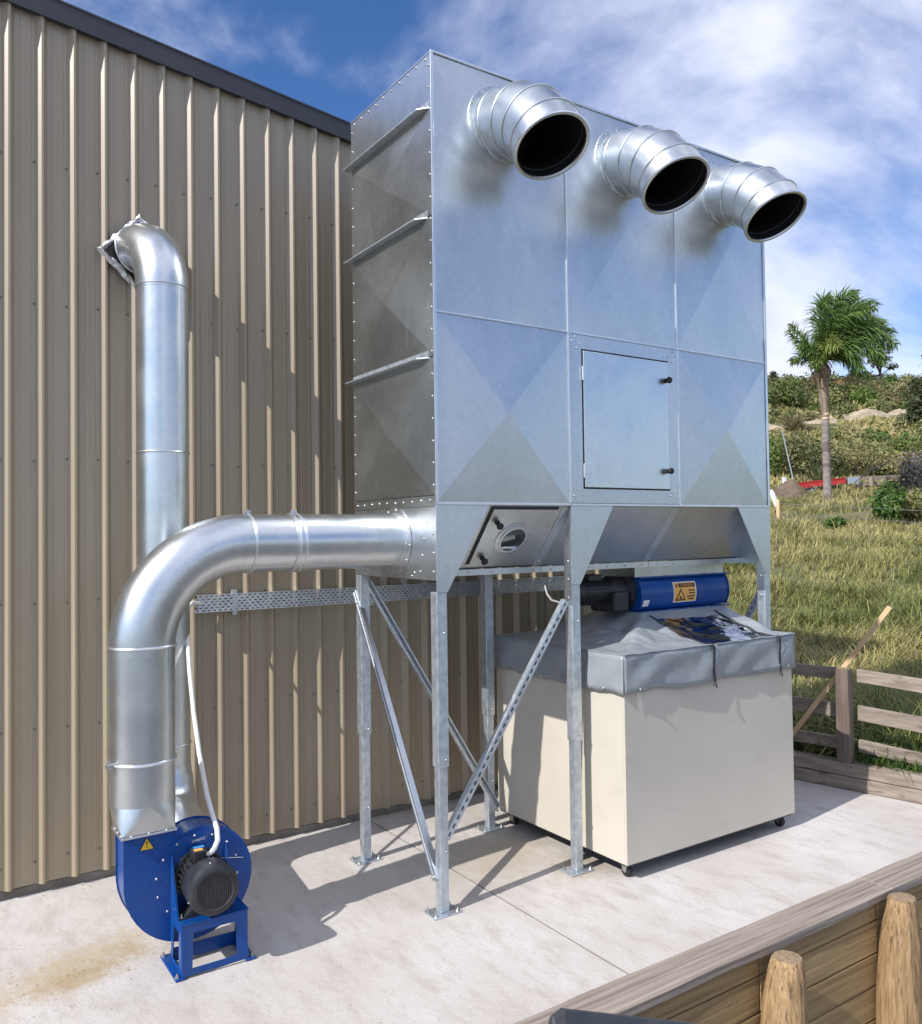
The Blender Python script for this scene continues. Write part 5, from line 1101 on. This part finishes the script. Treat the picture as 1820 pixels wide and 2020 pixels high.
bxp = pR+ax*.12; gb_ = M(); gb_.prism([bxp+upz*-.32, bxp+ax*.62+upz*-.3, bxp+ax*.62+upz*-.02, bxp+upz*.0], FV*.7); tag(gb_.build('water_trough', galv_dip, bevel=.02), 'grey metal trough beside the tail of the red trailer', 'trough')
ff = empty('board_fence', gp(.486*47, 47), 'pale board retaining fence with square posts beyond the paddock', 'fence')
for i in range(7):
    la = .472*47+i*.78; b = gp(la, 47); M().box(b.x-.10, b.x+.10, b.y-.09, b.y+.09, b.z-.2, b.z+.95).build('post', fence_m, ff)
for k in range(3):
    a = gp(.468*47, 47.2, .12+k*.31); b = gp(.60*47, 47.2, .12+k*.31); m = M(); m.prism([a, b, b+upz*.22, a+upz*.22], FV*.05); m.build('board', fence_m, ff)
b = gp(.376*33, 33); wf = empty('wire_fence', b, 'wire fence with pale wooden posts crossing the dry paddock', 'fence')
pts = [gp(.3765*33, 33), gp(.60*24.5, 24.5), gp(.85*20, 20)]
for p in pts:
    m = M(); m.tube([p+upz*-.2, p+upz*.92, p+upz*.95], [.075, .07, .05], 10); m.build('post', fence_m if p is not pts[0] else batten_m, wf, smooth=True)
for h in (.80, .42):
    m = M(); q = [pts[0]+upz*h, pts[0].lerp(pts[1], .5)+upz*(h+.0), pts[1]+upz*h, pts[2]+upz*h]; m.tube(q, .009, 5); m.build('wire', galv_trim, wf)
m = M(); m.tube([gp(.395*46, 46, -.1), gp(.395*46, 46, .4)+Vector((0, 0, .5)), Vector((37.71, 24.53, 7.36))], .035, 8); tag(m.build('pole', galv_dip, smooth=True), 'thin grey pole standing near the cabinet edge before the scrub', 'pole')
# dirt pile
pc = gp(.392*42.5, 42.5); V = []; F = []; n = 20
for j in range(n):
    for i in range(n):
        u, v = (i/(n-1)-.5)*2, (j/(n-1)-.5)*2; r2 = math.hypot(u, v); x = pc.x+RV.x*u*1.6+FV.x*v*1.3; y = pc.y+RV.y*u*1.6+FV.y*v*1.3
        V.append((x, y, hgt(x, y)-.05+max(0, .75*(math.cos(min(1, r2)*math.pi)+1)/2*(1+.5*fbm(x*1.5, y*1.5)))+.06*fbm(x*5, y*5)))
for j in range(n-1):
    for i in range(n-1): k = j*n+i; F.append((k, k+1, k+n+1, k+n))
tag(np_mesh('dirt_pile', V, F, soil_m), 'heap of brown earth left of the red trailer', 'dirt pile')
c = Vector((36.95, 23.9, 4.36)); m = M(); m.lathe(c, (0, 0, 1), [(0, 0), (.13, 0), (.17, .40), (.18, .42), (.16, .42), (.13, .05), (0, .04)], 14); tag(m.build('bucket', white_m, smooth=True), 'white bucket beside the thin pole', 'bucket')
c = Vector((28.62, 18.70, 2.75)); m = M(); m.tube([c+upz*.95, c+upz*.8+RV*.03, c+upz*.5+RV*.14, c+upz*.2+RV*.22, c+RV*.2], [.05, .11, .12, .08, .02], 10); tag(m.build('feed_sack', white_m, smooth=True), 'white sack slumped in the grass at the cabinet edge', 'sack')
m = M(); q = [Vector((38.18, 20.69, 4.35)), Vector((38.8, 20.25, 4.95)), Vector((39.4, 19.85, 5.25)), Vector((39.95, 19.45, 5.70))]; m.tube(q, [.04, .035, .025, .01], 6); m.tube([q[2], q[2]+RV*.4+upz*.0], [.02, .006], 5); m.tube([q[1], q[1]+RV*-.1+upz*.5], [.02, .006], 5); tag(m.build('fallen_branch', twig_m), 'bare pale branch slanting out of the scrub right of the flax', 'branch')

# bits of sawdust, leaf and grit lying on the slab
V = []; F = []; T = []
def bit(x, y, sz, t):
    a = random.uniform(0, 6.28); k = len(V); c, d = math.cos(a)*sz, math.sin(a)*sz; h = random.uniform(.2, .7)
    V.extend([(x-c, y-d, .002), (x+d*h, y-c*h, .002+sz*.3), (x+c, y+d, .003), (x-d*h, y+c*h, .002+sz*.2)]); F.append((k, k+1, k+2, k+3)); T.extend([(t, .4, 0)]*4)
for i in range(420): bit(random.gauss(-1.72, .33), min(1.2, random.gauss(.5, .16)), random.uniform(.0015, .0055), random.random())
for i in range(260): bit(random.uniform(-2.4, 3.2), random.uniform(-1.0, 1.55), random.uniform(.002, .006), random.random())
for i in range(160): bit(random.uniform(-2.2, 1.6), 1.60-abs(random.gauss(0, .05)), random.uniform(.003, .009), random.random())
for i in range(60): bit(random.uniform(2.6, 3.6), random.uniform(.0, 1.2), random.uniform(.003, .010), random.random())
np_mesh('litter', V, F, leafmat('litter_bits', (.17, .13, .08), (.46, .37, .24), (.34, .27, .17), 0), np.array(T, np.float32), kind='stuff')
